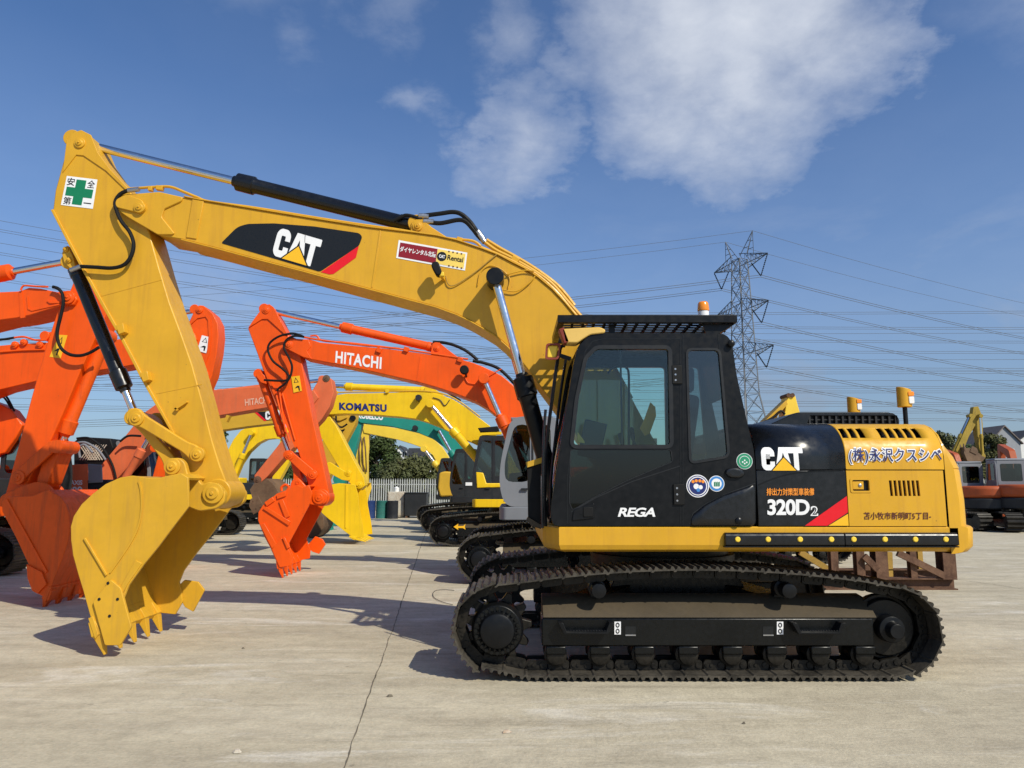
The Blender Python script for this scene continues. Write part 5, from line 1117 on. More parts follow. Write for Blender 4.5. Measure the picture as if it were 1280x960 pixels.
# ---- opposite row, facing right
def l1():
    yc = 11.0; xs = -10.6; bn = yc-.26; sn = yc-.2
    root = machine('bright orange excavator reaching in from the edge, its bucket behind the large yellow bucket', xs, yc, detail=0)
    house(root, xs, yc, 1, 'orange', 'grey_paint')
    boom, stick = arm(root, yc, .26, .2,
        [(96, 374), (93, 366), (85, 363), (71, 365), (50, 360.5), (36, 359.5), (24, 364), (0, 365), (-60, 372), (-130, 395), (-190, 440), (-250, 520), (-262, 560), (-240, 575), (-215, 560), (-160, 480), (-110, 440), (-60, 415), (0, 400), (20, 397.5), (37, 394), (79, 381), (92, 381)],
        [(119, 334), (112, 330), (106, 334), (98, 345), (92, 352), (88, 362), (72, 388), (58, 432), (40, 494), (24, 554), (10, 606), (5, 624), (9, 634), (17, 636), (24, 630), (38, 596), (62, 554), (82, 508), (101, 462), (120, 420), (138, 380), (134, 362)], 'orange')
    MB().prism(PL([(24, 364), (28, 364.5), (32, 397), (26, 398)], bn), bn-.012, bn).build('weld_band', 'orange', boom); pin(boom, 86, 372, bn, .1, 'orange', .05)
    MB().prism(PL([(34, 371), (35.5, 371), (36, 384), (40, 387), (75, 379.5), (75.5, 381), (40, 389), (35, 386.5)], bn), bn-.012, bn).build('nose_edge', 'orange', boom); MB().prism(PL([(60, 375), (64, 377.5), (75, 377), (76, 379), (63, 379.5), (59.5, 377)], bn), bn-.02, bn).build('nose_edge', 'orange', boom)
    hose(stick, [P3(x, y, bn-.07) for x, y in ((66, 358.5), (73, 361), (78, 368), (79, 380), (76, 395), (72, 412), (72, 424), (77, 436), (87, 443), (100, 444.5), (112, 441), (124, 434))], .024, k=8)
    hose(boom, [P3(x, y, bn-.03) for x, y in ((26, 363), (28, 358.5), (32, 357), (45, 358), (60, 358.5))], .014, 'orange', 'pipe')
    warn(stick, [(74, 418.5), (84.5, 419), (76, 448), (62, 446)], sn, 'warning_yellow')
    cylinder(root, (112, 336), (-150, 345+8), yc, .36, .05, .10, 'orange', 'stick_cylinder') if False else cylinder(root, (110, 322), (-160, 372), yc, .345, .05, .10, 'orange', 'stick_cylinder')
    cylinder(root, (73, 563), (133, 420), yc-.02, .12, .05, .088, 'orange_worn', 'bucket_cylinder')
    for y0, y1 in ((sn-.07, sn-.02), (yc+.22, yc+.27)): MB().prism(fillet(PL([(64, 552), (73, 550), (76, 558), (68, 567), (30, 602), (20, 602), (17, 594), (24, 588)], sn), .05), y0, y1).build('link', 'orange_worn', root, bevel=.012)
    MB().prism(fillet(PL([(58, 556), (68, 551), (74, 556), (72, 568), (66, 584), (58, 606), (50, 610), (44, 602)], sn), .05), sn+.02, yc+.17).build('bucket_link', 'orange_worn', root, bevel=.012)
    MB().cyl(P3(70, 558, sn-.1), P3(70, 558, sn-.1)+Vector((0, .44, 0)), .095, n=20).build('link_pin', 'orange_worn', root); pin(root, 23, 597, sn-.07, .1, 'orange_worn', .04)
    b0 = yc-.62
    bk = bucket(root, b0, yc+.62, [(60, 612), (66, 616), (76, 621), (82, 630), (86, 645), (87, 660), (85, 676), (78, 698), (70, 718), (62, 738), (58, 748)], [(47, 742), (36, 706), (20, 672), (3, 640), (2, 628), (8, 621), (40, 620)], 'orange_worn', .035, 5, .16, (-.35, -1), cutter=False)
    MB().prism(PL([(35, 705), (54, 715), (60, 730), (52, 738), (49, 742), (42, 738), (36, 722)], b0), b0-.035, b0).build('side_cutter', 'orange', bk, bevel=.006)
    MB().prism(PL([(8, 625), (10, 624), (60, 714), (58, 716)], b0), b0-.02, b0).build('side_seam', 'orange', bk)
    for y0, y1, dx in ((sn-.1, sn-.03, 0), (yc+.22, yc+.29, -14)): MB().prism(fillet(PL([(x+dx, y) for x, y in ((4, 634), (6, 620), (18, 614), (36, 606), (52, 602), (62, 604), (70, 612), (72, 624), (40, 626))], sn), .05), y0, y1).build('ear', 'orange_worn', bk, bevel=.01)
l1()
def l2():
    yc = 15.3; xs = -11.1; bn = yc-.26; sn = yc-.2
    root = machine('orange excavator whose stick head carries a white warning label beside the large yellow stick', xs, yc, detail=1)
    house(root, xs, yc, 1, 'orange', 'dark_grey', rounded=.2, glassm='smoke_glass', trim='grey_paint')
    MB().prism(PL([(-14, 500), (0, 505), (14, 512), (28, 531), (20, 546), (6, 566), (-14, 572)], yc+.3), yc+.3, yc+.6).build('boom_guard', 'orange', root, bevel=.02)
    for q in (((-4, 492), (6, 498), (14, 511)), ((-2, 486), (9, 497), (18, 514))): hose(root, [P3(x, y, yc+.25) for x, y in q], .02)
    boom, stick = arm(root, yc, .26, .19,
        [(246, 424), (243, 416), (234, 414), (200, 420), (150, 424), (100, 428), (60, 428), (20, 430), (0, 432), (-60, 446), (-110, 480), (-140, 540), (-140, 590), (-115, 592), (-100, 560), (-60, 510), (0, 487), (43, 477), (100, 466), (150, 459), (200, 450), (238, 436)],
        [(249, 381.5), (254, 382), (266, 392), (272, 404), (273, 420), (271, 440), (265, 469), (258, 485), (246, 515), (230, 550), (215, 585), (206, 604), (196, 606), (190, 598), (200, 560), (212, 515), (226, 460), (232, 425), (235, 405), (242, 390)], 'orange')
    MB().prism(PL([(234, 406), (246, 396), (258, 393), (263, 398), (264, 420), (262, 442), (252, 466), (250, 466), (259, 441), (261, 420), (260, 400), (257, 396), (247, 398), (236, 408)], sn), sn-.012, sn).build('head_plate', 'orange', stick)
    pin(stick, 249.5, 387.5, sn, .07, 'orange', .03); pin(stick, 256, 468, sn, .08, 'orange', .03)
    warn(stick, [(252.5, 419), (263.5, 421.8), (257.8, 441.6), (246.5, 438.2)], sn, 'decal_white')
    cylinder(root, (246, 388), (60, 421), yc, .5, .05, .085, 'orange', 'stick_cylinder'); cylinder(root, (196, 560), (258, 470), yc, .2, .045, .08, 'orange', 'bucket_cylinder')
    for x, y in ((19, 431), (30, 428), (50, 431)): pin(boom, x, y, bn-.02, .07, 'orange', .05)
    hose(boom, [P3(x, y, bn-.05) for x, y in ((-10, 426), (6, 424), (18, 422))], .025); hose(boom, [P3(x, y, bn-.05) for x, y in ((18, 422), (30, 421), (44, 425), (58, 425))], .02, 'orange', 'pipe'); hose(boom, [P3(x, y, bn-.02) for x, y in ((0, 440), (25, 438), (56, 437))], .02, 'orange', 'pipe')
    bucket(root, yc-.6, yc+.6, [(206, 603), (214, 606), (224, 618), (228, 636), (226, 660), (214, 690), (206, 704)], [(194, 700), (180, 660), (170, 630), (178, 612), (192, 604)], 'faded_orange', .035, 5, .16, (-.35, -1))
l2()
def l3():
    yc = 19.0; xs = -10.75; bn = yc-.26; sn = yc-.2
    root = machine('faded orange excavator with white lettering on its side panel and pale boom lettering', xs, yc, detail=1)
    house(root, xs, yc, 1, 'faded_orange', 'grey_paint', 1.4, 2.8)
    boom, stick = arm(root, yc, .26, .2,
        [(124, 584), (150, 553), (180, 516), (205, 498), (230, 491), (260, 488), (300, 485), (345, 482), (392, 488), (398, 497), (392, 505), (370, 506), (337, 509), (300, 515), (265, 521), (240, 527), (215, 536), (196, 548), (170, 572), (140, 606), (128, 606), (120, 598)],
        [(401, 470), (407, 469), (414, 474), (417, 490), (412, 508), (402, 524), (385, 542), (360, 566), (334, 596), (325, 604), (318, 602), (318, 594), (345, 560), (370, 528), (386, 506), (388, 492)], 'faded_orange')
    lettering('HITACHI', (306.5, 507.5), (336, 504), (306, 499), bn, 'decal_pale', boom, .02, .006)
    cylinder(root, (404, 475), (268, 492), yc, .28, .05, .09, 'faded_orange', 'stick_cylinder'); pin(stick, 408, 473, sn, .09, 'brown_bucket', .03); pin(stick, 322, 600, sn, .1, 'rust', .03)
    MB().prism(PL([(285, 519), (289, 520), (285, 528), (282, 526)], bn-.1), bn-.2, bn-.05).build('boom_lamp', 'dull_yellow', boom)
    for Y in (bn-.17, yc+.43): cylinder(root, (196, 530), (152, 606), Y, .4, .05, .09, 'faded_orange', 'boom_cylinder')
    MB().prism(PL([(388, 531), (392, 505), (396, 506), (392, 535)], sn), sn-.02, sn).build('weld_seam', 'faded_orange', stick)
    bucket(root, yc-.55, yc+.55, [(326, 603), (333, 598), (341, 604), (350, 618), (352, 634), (345, 646), (332, 650)], [(322, 640), (316, 625), (312, 612), (318, 604)], 'brown_bucket', .04, 4, .2, (-1, -.2))
    yp = yc-1.38
    MB().prism(PL([(70, 582), (110, 580), (110, 620), (70, 622)], yp), yp-.02, yp).build('side_panel', 'faded_orange', root, bevel=.006); MB().prism(PL([(110.5, 580), (128, 581), (129, 603), (111, 604)], yp), yp-.03, yp).build('step_box', 'grey_paint', root, bevel=.02)
    for w_, y0, y1 in (('ZAXIS', 606.5, 600.5), ('200', 616, 608.5)): lettering(w_, (84, y0), (103, y0-.4), (84, y1), yp-.02, 'decal_white', root, .035, .004)
    for i, pts in enumerate((((96, 548), (112, 548), (128, 560), (140, 580), (145, 598)), ((92, 555), (106, 553), (122, 562), (132, 575)), ((150, 552), (160, 545), (176, 545)), ((100, 572), (99, 560), (106, 556), (116, 566)))): hose(root, [P3(x, y, yc-.3-.1*i) for x, y in pts], .028, 'grey_paint' if i % 2 else 'black_rubber')
    MB().prism(PL([(92, 552), (100, 546), (138, 548), (142, 560), (130, 582), (92, 582)], yc+.2), yc+.2, yc+.8).build('engine_guard', 'black_rubber', root, bevel=.03)
    g = MB()
    for i in range(7): g.bar(P3(100+i*3.2, 575, yc+.15), P3(114+i*3.2, 556, yc+.15), .02); g.bar(P3(100+i*3.2, 557, yc+.16), P3(112+i*3.2, 575, yc+.16), .02)
    g.build('mesh_guard', 'peeling_white', root)['kind'] = 'stuff'
l3()
def l4():
    yc = 24.5; xs = -11.2; bn = yc-.26; sn = yc-.2
    root = machine('dull yellow excavator whose boom shows a black and red panel beneath the faded orange boom', xs, yc, detail=0)
    house(root, xs, yc, 1, 'dull_yellow', 'dark_grey')
    boom, stick = arm(root, yc, .26, .2,
        [(218, 592), (240, 556), (262, 520), (280, 510), (310, 505), (345, 502), (400, 503), (432, 512), (434, 522), (425, 526), (400, 524), (345, 529), (310, 533), (274, 538), (256, 552), (232, 592)],
        [(430, 503), (441, 505), (446, 516), (444, 530), (428, 560), (410, 600), (398, 634), (390, 640), (382, 634), (390, 590), (404, 548), (418, 515)], 'dull_yellow')
    decal([(319.5, 515.5), (390, 508), (385, 522), (331, 526)], bn, 'decal_black', boom, .004, 'boom_panel'); decal([(318, 515.5), (321.5, 515.3), (333.5, 526), (330, 526.3)], bn, 'decal_red', boom, .0055, 'boom_stripe'); cat_logo(boom, (332, 525), (352, 523), (331.5, 514.5), bn, .008)
    cylinder(root, (417, 556), (442, 523), yc-.1, .22, .05, .1, 'black_gloss', 'bucket_cylinder'); cylinder(root, (436, 506), (340, 502), yc, .4, .05, .09, 'dull_yellow', 'stick_cylinder')
    for p in (((417, 522), (417, 532), (422, 538), (430, 538)), ((420, 520), (421, 530), (427, 534), (434, 530))): hose(stick, [P3(x, y, sn-.15) for x, y in p], .03)
    bucket(root, yc-.6, yc+.6, [(392, 634), (398, 637), (404, 646), (405, 658), (399, 668), (390, 674)], [(380, 668), (374, 650), (376, 638)], 'brown_bucket', .04, 4, .2, (-.6, -1))
l4()
def l5():
    yc = 34.0; xs = -12.4; bn = yc-.26; sn = yc-.2
    root = machine('distant bright yellow excavator with dark cab, between the large yellow stick and the orange bucket', xs, yc, detail=0)
    house(root, xs, yc, 1, 'bright_yellow', 'dark_grey', 1.3, 2.9)
    boom, stick = arm(root, yc, .26, .2,
        [(276, 588), (283, 566), (292, 549), (301, 538), (312, 533), (325, 531), (345, 532), (362, 540), (364, 548), (356, 550), (343, 548), (332, 549), (322, 554), (310, 565), (300, 580), (290, 604), (280, 602)],
        [(354, 536), (362, 532), (370, 540), (372, 552), (360, 580), (346, 606), (339, 605), (344, 575)], 'bright_yellow')
    for Y in (bn-.18, yc+.43): cylinder(root, (315, 541), (291, 598), Y, .45, .06, .12, 'bright_yellow', 'boom_cylinder')
    bucket(root, yc-.5, yc+.5, [(346, 604), (352, 610), (356, 622), (352, 634), (344, 640)], [(336, 632), (334, 616), (340, 604)], 'bright_yellow', .05, 4, .2, (-.6, -1))
l5()
# ------------------------------------------------------------------ machines and gear in the yard on the far side
def mini(label, xs, yc, d, col, cabcol='grey_paint', k=.78, rear=True):
    """small machine turned so that its tail faces us: local forward axis = +Y turned by d radians"""
    root = thing('small_excavator', label, 'excavator', (xs, yc, 0), 'small excavators across the yard')
    parts = []
    def b(m, nm, mat, par=None, **kw):
        M = Matrix.Translation((xs, yc, 0)) @ Matrix.Rotation(d, 4, 'Z'); m.v = [tuple(M @ (Vector(p)*k)) for p in m.v]
        return m.build(nm, mat, par or root, **kw)
    for s in (-1, 1):
        m = MB(); path = track_path(-1.45, 1.45, .36, .30, .04); pts, pitch = resample(path, 44)
        t = b(m.prism(fillet([(-1.2, .15), (1.2, .15), (1.1, .5), (-1.1, .5)], .1), s*1.0-.12, s*1.0+.12, 'x'), 'track', 'frame_black') if False else b(MB().box(s*1.0-.12, s*1.0+.12, -1.15, 1.15, .16, .52), 'track', 'frame_black', bevel=.03)
        J = MB()
        for p, dd in pts:
            nrm = Vector((-dd.y, dd.x)); w = pitch*.46
            c = [Vector((p.x, p.y))+dd*a+nrm*h for a, h in ((-w, 0), (w, 0), (w, .03), (.02, .03), (.0, .07), (-.03, .07), (-w, .03))]
            J.prism([(q.x, q.y) for q in c], s*1.0-.28, s*1.0+.28) if False else J.add([(s*1.0-.28, q.x, q.y) for q in c]+[(s*1.0+.28, q.x, q.y) for q in c], [tuple(range(7)), tuple(range(13, 6, -1))]+[(i, (i+1) % 7, 7+(i+1) % 7, 7+i) for i in range(7)])
        b(J, 'track_shoes', 'track_steel', t)['kind'] = 'stuff'
        for y in (-1.15, 1.15): b(MB().cyl((s*1.0-.2, y, .36), (s*1.0+.2, y, .36), .26, n=20), 'wheel', 'track_steel', t)
    b(MB().prism(fillet([(-.5, -.5), (.5, -.5), (.5, .5), (-.5, .5)], .2), .45, .85, 'z'), 'slew_base', 'frame_black')
    rr = [(1.16*math.sin(t)*1.0, -1.35*math.cos(t)) for t in [R(-75+150*i/16) for i in range(17)]]
    b(MB().prism([(-1.16, .9)]+rr+[(1.16, .9)], .85, 1.28, 'z'), 'counterweight', 'dark_grey', bevel=.05)
    rr2 = [(1.12*math.sin(t), -1.30*math.cos(t)) for t in [R(-75+150*i/16) for i in range(17)]]
    hd = b(MB().prism([(-1.12, -.1)]+rr2+[(1.12, -.1)], 1.285, 1.78, 'z'), 'engine_hood', col, bevel=.12, seg=3)
    b(MB().box(.2, .62, -1.33, -1.2, 1.44, 1.6), 'vent', 'decal_black', hd); b(MB().box(.1, .6, -1.37, -1.3, 1.05, 1.2), 'plate', 'warning_yellow', root)
    O = fillet([(-.1, 1.3), (1.0, 1.3), (1.02, 1.8), (.85, 2.75), (-.05, 2.75), (-.12, 2.6)], .12)
    Wn = fillet([(.0, 1.95), (.88, 1.95), (.74, 2.6), (.03, 2.6)], .07)
    for x in (-1.05, -.05): c = b(MB().plate(O, [Wn], x, x+.06, 'x') , 'cab' if x < -1 else 'far_side', cabcol, None if x < -1 else c); b(MB().prism(Wn, x+.025, x+.032, 'x'), 'window_pane', 'smoke_glass', c)
    bo = [(-1.0, 1.3), (-.04, 1.3), (-.04, 2.7), (-1.0, 2.7)]; bw = fillet([(-.9, 1.9), (-.15, 1.9), (-.15, 2.58), (-.9, 2.58)], .07)
    b(MB().plate(bo, [bw], -.12, -.06), 'back_wall', cabcol, c); b(MB().prism(bw, -.1, -.09), 'window_pane', 'smoke_glass', c); b(MB().box(-1.06, .02, -.1, .9, 2.70, 2.79), 'roof', cabcol, c, bevel=.05)
    b(MB().prism([(-.99, 1.9), (-.06, 1.9), (-.06, 2.7), (-.99, 2.7)], .93, .935), 'windscreen', 'smoke_glass', c)
    b(MB().prism(fillet([(.1, 1.7), (.55, 1.7), (.55, 1.82), (.25, 1.85), (.2, 2.4), (.08, 2.4)], .04), -.8, -.3, 'x'), 'seat', 'seat_cloth', c, bevel=.03)
    bm = b(MB().prism(fillet([(1.0, 1.2), (1.25, 1.25), (2.0, 2.9), (2.9, 3.3), (2.85, 3.5), (1.8, 3.2)], .1), .12, .38, 'x'), 'boom', col, bevel=.02)
    b(MB().prism(fillet([(2.7, 3.45), (3.0, 3.5), (3.1, 2.4), (2.95, 1.6), (2.85, 1.6)], .05), .15, .35, 'x'), 'stick', col, bevel=.02)
    bk = b(MB().prism(fillet([(2.8, 1.65), (3.1, 1.6), (3.2, 1.2), (2.9, .9), (2.6, .95), (2.75, 1.2)], .05), -.1, .6, 'x'), 'bucket', 'brown_bucket', bevel=.02)
    b(MB().box(-1.1, 1.1, 1.75, 2.0, .2, .6), 'dozer_blade', col, bevel=.03)
    return root
p = G(1252, 664); mini('small orange excavator with a grey cab and round tail next to the yellow counterweight', p.x+.05, p.y+1.0, R(4), 'faded_red_orange', k=.92)
p = G(1307, 666); mini('small orange excavator cut off by the picture edge beside the grey cabbed one', p.x+.1, p.y+.9, R(-14), 'faded_red_orange', k=.95)
def far_digger():
    yc = 37.0; xs = W(1188, 600, yc)[0]
    root = thing('excavator', 'old yellow excavator with raised folded arm and rusty bucket far across the yard', 'excavator', (xs, yc, 0), 'excavators parked in the yard')
    undercarriage(root, xs, yc, 3.8, 2.2, .55, 0); house(root, xs, yc, 1, 'old_yellow', 'dark_grey', 1.2, 2.7)
    b, s = arm(root, yc, .17, .14, [(1174, 618), (1184, 586), (1196, 560), (1206, 538), (1214, 521), (1220, 515), (1223, 523), (1219, 532), (1211, 546), (1204, 564), (1198, 588), (1188, 618)],
            [(1217, 508.5), (1223, 508), (1227, 518), (1228.5, 530), (1229, 552), (1231, 572), (1228, 574), (1224, 560), (1219, 533), (1215, 522)], 'old_yellow')
    cylinder(root, (1225, 520), (1228, 570), yc-.3, .45, .05, .07, 'old_yellow', 'bucket_cylinder'); cylinder(root, (1212, 520), (1190, 570), yc, .45, .05, .1, 'old_yellow', 'stick_cylinder')
    bucket(root, yc-.5, yc+.5, [(1232, 572), (1228, 577), (1218, 578), (1209, 576), (1205, 566), (1206, 560)], [(1214, 560), (1222, 565), (1228, 570)], 'brown_bucket', .05, 4, .22, (-.1, 1))
far_digger()
def yellow_head():
    yc = 13.0; xs = 5.2
    # folded arm of a machine parked behind the engine hood
    root = thing('excavator', 'yellow excavator behind the black hood with only the tip of its folded arm showing', 'excavator', (xs, 17.5, 0), 'excavators parked in the yard')
    yc = 17.5; undercarriage(root, xs, yc, 4.0, 2.3, .6, 0)
    X = lambda px, Y: W(px, 560, Y)[0]
    MB().prism([(3.4, yc-1.3), (6.8, yc-1.3), (6.8, yc+1.3), (3.4, yc+1.3)], 1.05, 1.3, 'z').build('deck', 'dull_yellow', root, bevel=.02)
    MB().box(5.2, 6.9, yc-1.28, yc+1.28, 1.303, 1.98).build('engine_hood', 'dull_yellow', root, bevel=.15, seg=3)
    MB().prism(PL([(950, 600), (940, 560), (955, 527), (983, 500), (985, 505), (972, 520), (966, 560), (975, 600)], yc-.2), yc-.2, yc+.2).build('boom', 'dull_yellow', root, bevel=.01)
    MB().prism(PL([(980, 522), (984.5, 495), (990, 492.5), (994, 494), (1001, 520), (1008, 600), (984, 600)], yc-.18), yc-.18, yc+.22).build('stick', 'lemon_yellow', root, bevel=.012)
    for x in (986, 991): MB().cyl(P3(x, 494, yc-.22), P3(x, 494, yc-.22)+Vector((0, .46, 0)), .05, n=12).build('pin', 'rust', root)
    hose(root, [P3(x, y, yc-.3) for x, y in ((955, 528), (966, 522), (976, 514), (981, 518))], .03)
yellow_head()
# rusty steel trestle behind the tail of the large machine
def trestle():
    y0 = 12.1; root = thing('steel_trestle', 'rusty brown steel trestle of posts and braces under the tail of the large yellow excavator', 'trestle', (W(1120, 730, y0)[0], y0+.6, 0))
    zt = 1.12
    def post(px0, px1, mat, Y, nm='post'):
        a, b = W(px0, 700, Y)[0], W(px1, 700, Y)[0]; w = b-a
        m = MB().plate([(a, Y), (b, Y), (b, Y+.02), ((a+b)/2+.012, Y+.02), ((a+b)/2+.012, Y+w), (b, Y+w), (b, Y+w+.02), (a, Y+w+.02), (a, Y+w), ((a+b)/2-.012, Y+w), ((a+b)/2-.012, Y+.02), (a, Y+.02)], [], .18, zt, 'z'); m.build(nm, mat, root)
    for Y in (y0, y0+1.3):
        for i, (a, b, mt) in enumerate(((1039, 1048, 'rust'), (1071, 1081, 'rust'), (1095, 1110, 'rust'), (1138, 1146, 'rust'), (1179, 1195, 'rust'))):
            dx = 0; post(a-dx, b-dx, mt, Y)
        a, b = W(1030, 730, Y)[0], W(1196, 730, Y)[0]
        MB().prism([(Y-.03, .0), (Y+.19, .0), (Y+.19, .02), (Y+.09, .02), (Y+.09, .16), (Y+.19, .16), (Y+.19, .18), (Y-.03, .18), (Y-.03, .16), (Y+.07, .16), (Y+.07, .02), (Y-.03, .02)], a, b, 'x').build('base_beam', 'rust', root)
        MB().box(a, b, Y-.02, Y+.18, zt, zt+.1).build('top_beam', 'rust', root)
    for Y, mt, p, q in ((y0-.034, 'rust', (1122, 691), (1181, 720)), (y0+1.33, 'rust_yellow', (1000, 690), (1036, 712)), (y0-.036, 'rust', (1080, 695), (1097, 712)), (y0+1.33, 'rust', (1080, 712), (1110, 692)), (y0+1.3, 'rust_yellow', (1111, 690), (1112, 722))):
        MB().bar(P3(*p, Y), P3(*q, Y), .10, .06, (0, 1, 0)).build('brace', mt, root)
    for px in (1034, 1112, 1186): x = W(px, 730, y0)[0]; MB().box(x-.05, x+.05, y0+.19, y0+1.27, .02, .12).build('cross_beam', 'rust', root)
    MB().box(W(1148, 700, y0+1.3)[0], W(1154, 700, y0+1.3)[0], y0+1.3, y0+1.4, .18, zt).build('post', 'rust_yellow', root)
trestle()
# barrels and boxes by the fence
def barrel(px, col, lab, Y=38.5):
    x = W(px, 640, Y)[0]; m = MB(); prof = []
    for t, r in ((0, .285), (.01, .292), (.03, .286), (.32, .286), (.335, .297), (.35, .286), (.65, .286), (.665, .297), (.68, .286), (.97, .286), (.99, .292), (1, .285)): prof.append((t, r))
    root = thing('oil_drum', lab, 'barrel', (x, Y, 0), 'oil drums by the fence'); m.lathe((x, Y, 0), (x, Y, .89), prof, 28).build('drum', col, root)
    MB().lathe((x, Y, .875), (x, Y, .9), [(0, .27), (1, .26)], 24).build('lid', col, root); MB().cyl((x+.15, Y-.05, .9), (x+.15, Y-.05, .925), .035, n=10).build('bung', 'steel', root); return x
barrel(462, 'barrel_blue', 'blue oil drum, nearest the yellow bucket of the three by the fence'); barrel(477, 'barrel_teal', 'teal oil drum between the blue and the black drum'); x = barrel(490.5, 'barrel_black', 'black oil drum with a pale label in front of the peeling white locker', 38.3)
def locker():
    Y = 39.4; a, b = W(484, 640, Y)[0], W(505, 640, Y)[0]; root = thing('locker', 'peeling white and rusty metal locker behind the black oil drum', 'cabinet', ((a+b)/2, Y, 0))
    MB().box(a, b, Y, Y+.6, .05, 1.35).build('body', 'peeling_white', root, bevel=.02); MB().box(a+.04, (a+b)/2-.01, Y-.02, Y+.0, .12, 1.28).build('door', 'peeling_white', root, bevel=.006); MB().box((a+b)/2+.01, b-.04, Y-.02, Y+.0, .12, 1.28).build('door', 'peeling_white', root, bevel=.006); MB().box(a+.02, b-.02, Y+.03, Y+.57, 0, .05).build('plinth', 'dark_grey', root)
    a, b = W(505.5, 640, Y-.3)[0], W(533, 640, Y-.3)[0]; root = thing('metal_crate', 'dark grey steel box on the concrete to the right of the peeling locker', 'box', ((a+b)/2, Y-.3, 0))
    MB().box(a, b, Y-.3, Y+.7, .1, 1.25).build('body', 'dark_grey', root, bevel=.02); MB().box(a-.03, b+.03, Y-.33, Y+.73, 1.25, 1.31).build('lid', 'dark_grey', root, bevel=.01)
    for x in (a+.05, b-.15): MB().box(x, x+.1, Y-.28, Y+.68, 0, .1).build('skid', 'rust', root)
    x = W(495.5, 620, Y+.2)[0]; t = thing('white_can', 'small white canister standing on top of the peeling locker', 'canister', (x, Y+.2, 1.35)); MB().lathe((x, Y+.2, 1.35), (x, Y+.2, 1.62), [(0, .13), (.75, .14), (.85, .08), (.9, .05), (1, .05)], 16).build('can', 'white_paint', t); MB().tube(smooth_path([(x-.08, Y+.2, 1.6), (x, Y+.2, 1.70), (x+.08, Y+.2, 1.6)], 5), .014, 6).build('handle', 'dark_grey', t)
locker()
# white palisade fence
def fence():
    Y = 50.0; x0, x1 = -40, 42; root = thing('palisade_fence', 'white metal palisade fence along the far edge of the yard', 'fence', (0, Y, 0))
    for z in (.45, 1.75): MB().box(x0, x1, Y+.04, Y+.09, z-.03, z+.03).build('rail', 'fence_white', root)
    x = x0
    while x < x1:
        MB().box(x-.04, x+.04, Y+.035, Y+.115, 0, 1.95).build('fence_post', 'fence_white', root); x += 3.2
    m = MB(); x = x0
    while x < x1:
        m.add([(x-.035, Y+.03, .08), (x+.035, Y+.03, .08), (x+.035, Y+.03, 2.02), (x, Y+.03, 2.16), (x-.035, Y+.03, 2.02), (x-.035, Y-.0, .08), (x+.035, Y-.0, .08), (x+.035, Y-.0, 2.02), (x, Y-.0, 2.16), (x-.035, Y-.0, 2.02)], [(0, 1, 2, 3, 4), (9, 8, 7, 6, 5)]+[(i, (i+1) % 5, 5+(i+1) % 5, 5+i) for i in range(5)]); x += .155
    o = m.build('pickets', 'fence_white', root); o['kind'] = 'stuff'
fence()
# ------------------------------------------------------------------ trees
def leaf_mat(name, col):
    m, t, b = base_mat(name); L = t.links; oi = N(t, 'ShaderNodeObjectInfo'); ge = N(t, 'ShaderNodeNewGeometry')
    n = N(t, 'ShaderNodeTexNoise'); n.inputs['Scale'].default_value = 1.1; n.inputs['Detail'].default_value = 4; L.new(ge.outputs['Position'], n.inputs['Vector'])
    n2 = N(t, 'ShaderNodeTexWhiteNoise'); L.new(ge.outputs['Position'], n2.inputs['Vector'])
    c = ramp(t, n.outputs[0], [(.3, tuple(q*.62 for q in col)), (.7, tuple(q*1.35 for q in col))])
    c = mixc(t, math_(t, 'MULTIPLY', oi.outputs['Random'], .45), c, (col[0]*1.5, col[1]*1.15, col[2]*.8)); L.new(c, b.inputs['Base Color']); b.inputs['Roughness'].default_value = .6
    b.inputs['Specular IOR Level'].default_value = .25; MATS[name] = m
leaf_mat('leaf', (.042, .068, .020)); leaf_mat('leaf_olive', (.075, .085, .03)); paint('bark', (.07, .055, .04), .9, .25, .3, bump=.4)
def crown_mesh(h, w, n, leaf, seed, mat):
    rnd = random.Random(seed); v = []; f = []; clumps = []
    for i in range(34):
        a = rnd.uniform(0, 2*math.pi); t = rnd.random(); z = h*(.22+.72*t); r = w*(.30+.72*math.sin(math.pi*min(1, .15+.8*t)))*rnd.random()**.5*.62
        clumps.append((Vector((r*math.cos(a), r*math.sin(a), z)), rnd.uniform(.13, .25)*w))
    for i in range(n):
        c, r = clumps[rnd.randrange(len(clumps))]; d = Vector((rnd.gauss(0, 1), rnd.gauss(0, 1), rnd.gauss(0, .8))).normalized()
        p = c+d*r*rnd.uniform(.55, 1.08); q = (d+Vector((rnd.gauss(0, .5), rnd.gauss(0, .5), rnd.gauss(.3, .5)))).normalized(); u = q.orthogonal().normalized(); a = rnd.uniform(0, 6.28); u2 = u*math.cos(a)+q.cross(u)*math.sin(a); w2 = q.cross(u2); s = leaf*rnd.uniform(.6, 1.3)
        k = len(v); v += [tuple(p-u2*s), tuple(p+w2*s*.5), tuple(p+u2*s), tuple(p-w2*s*.5)]; f.append((k, k+1, k+2, k+3))
    me = bpy.data.meshes.new('crown'); me.from_pydata(v, [], f); me.materials.append(MATS[mat]); return me
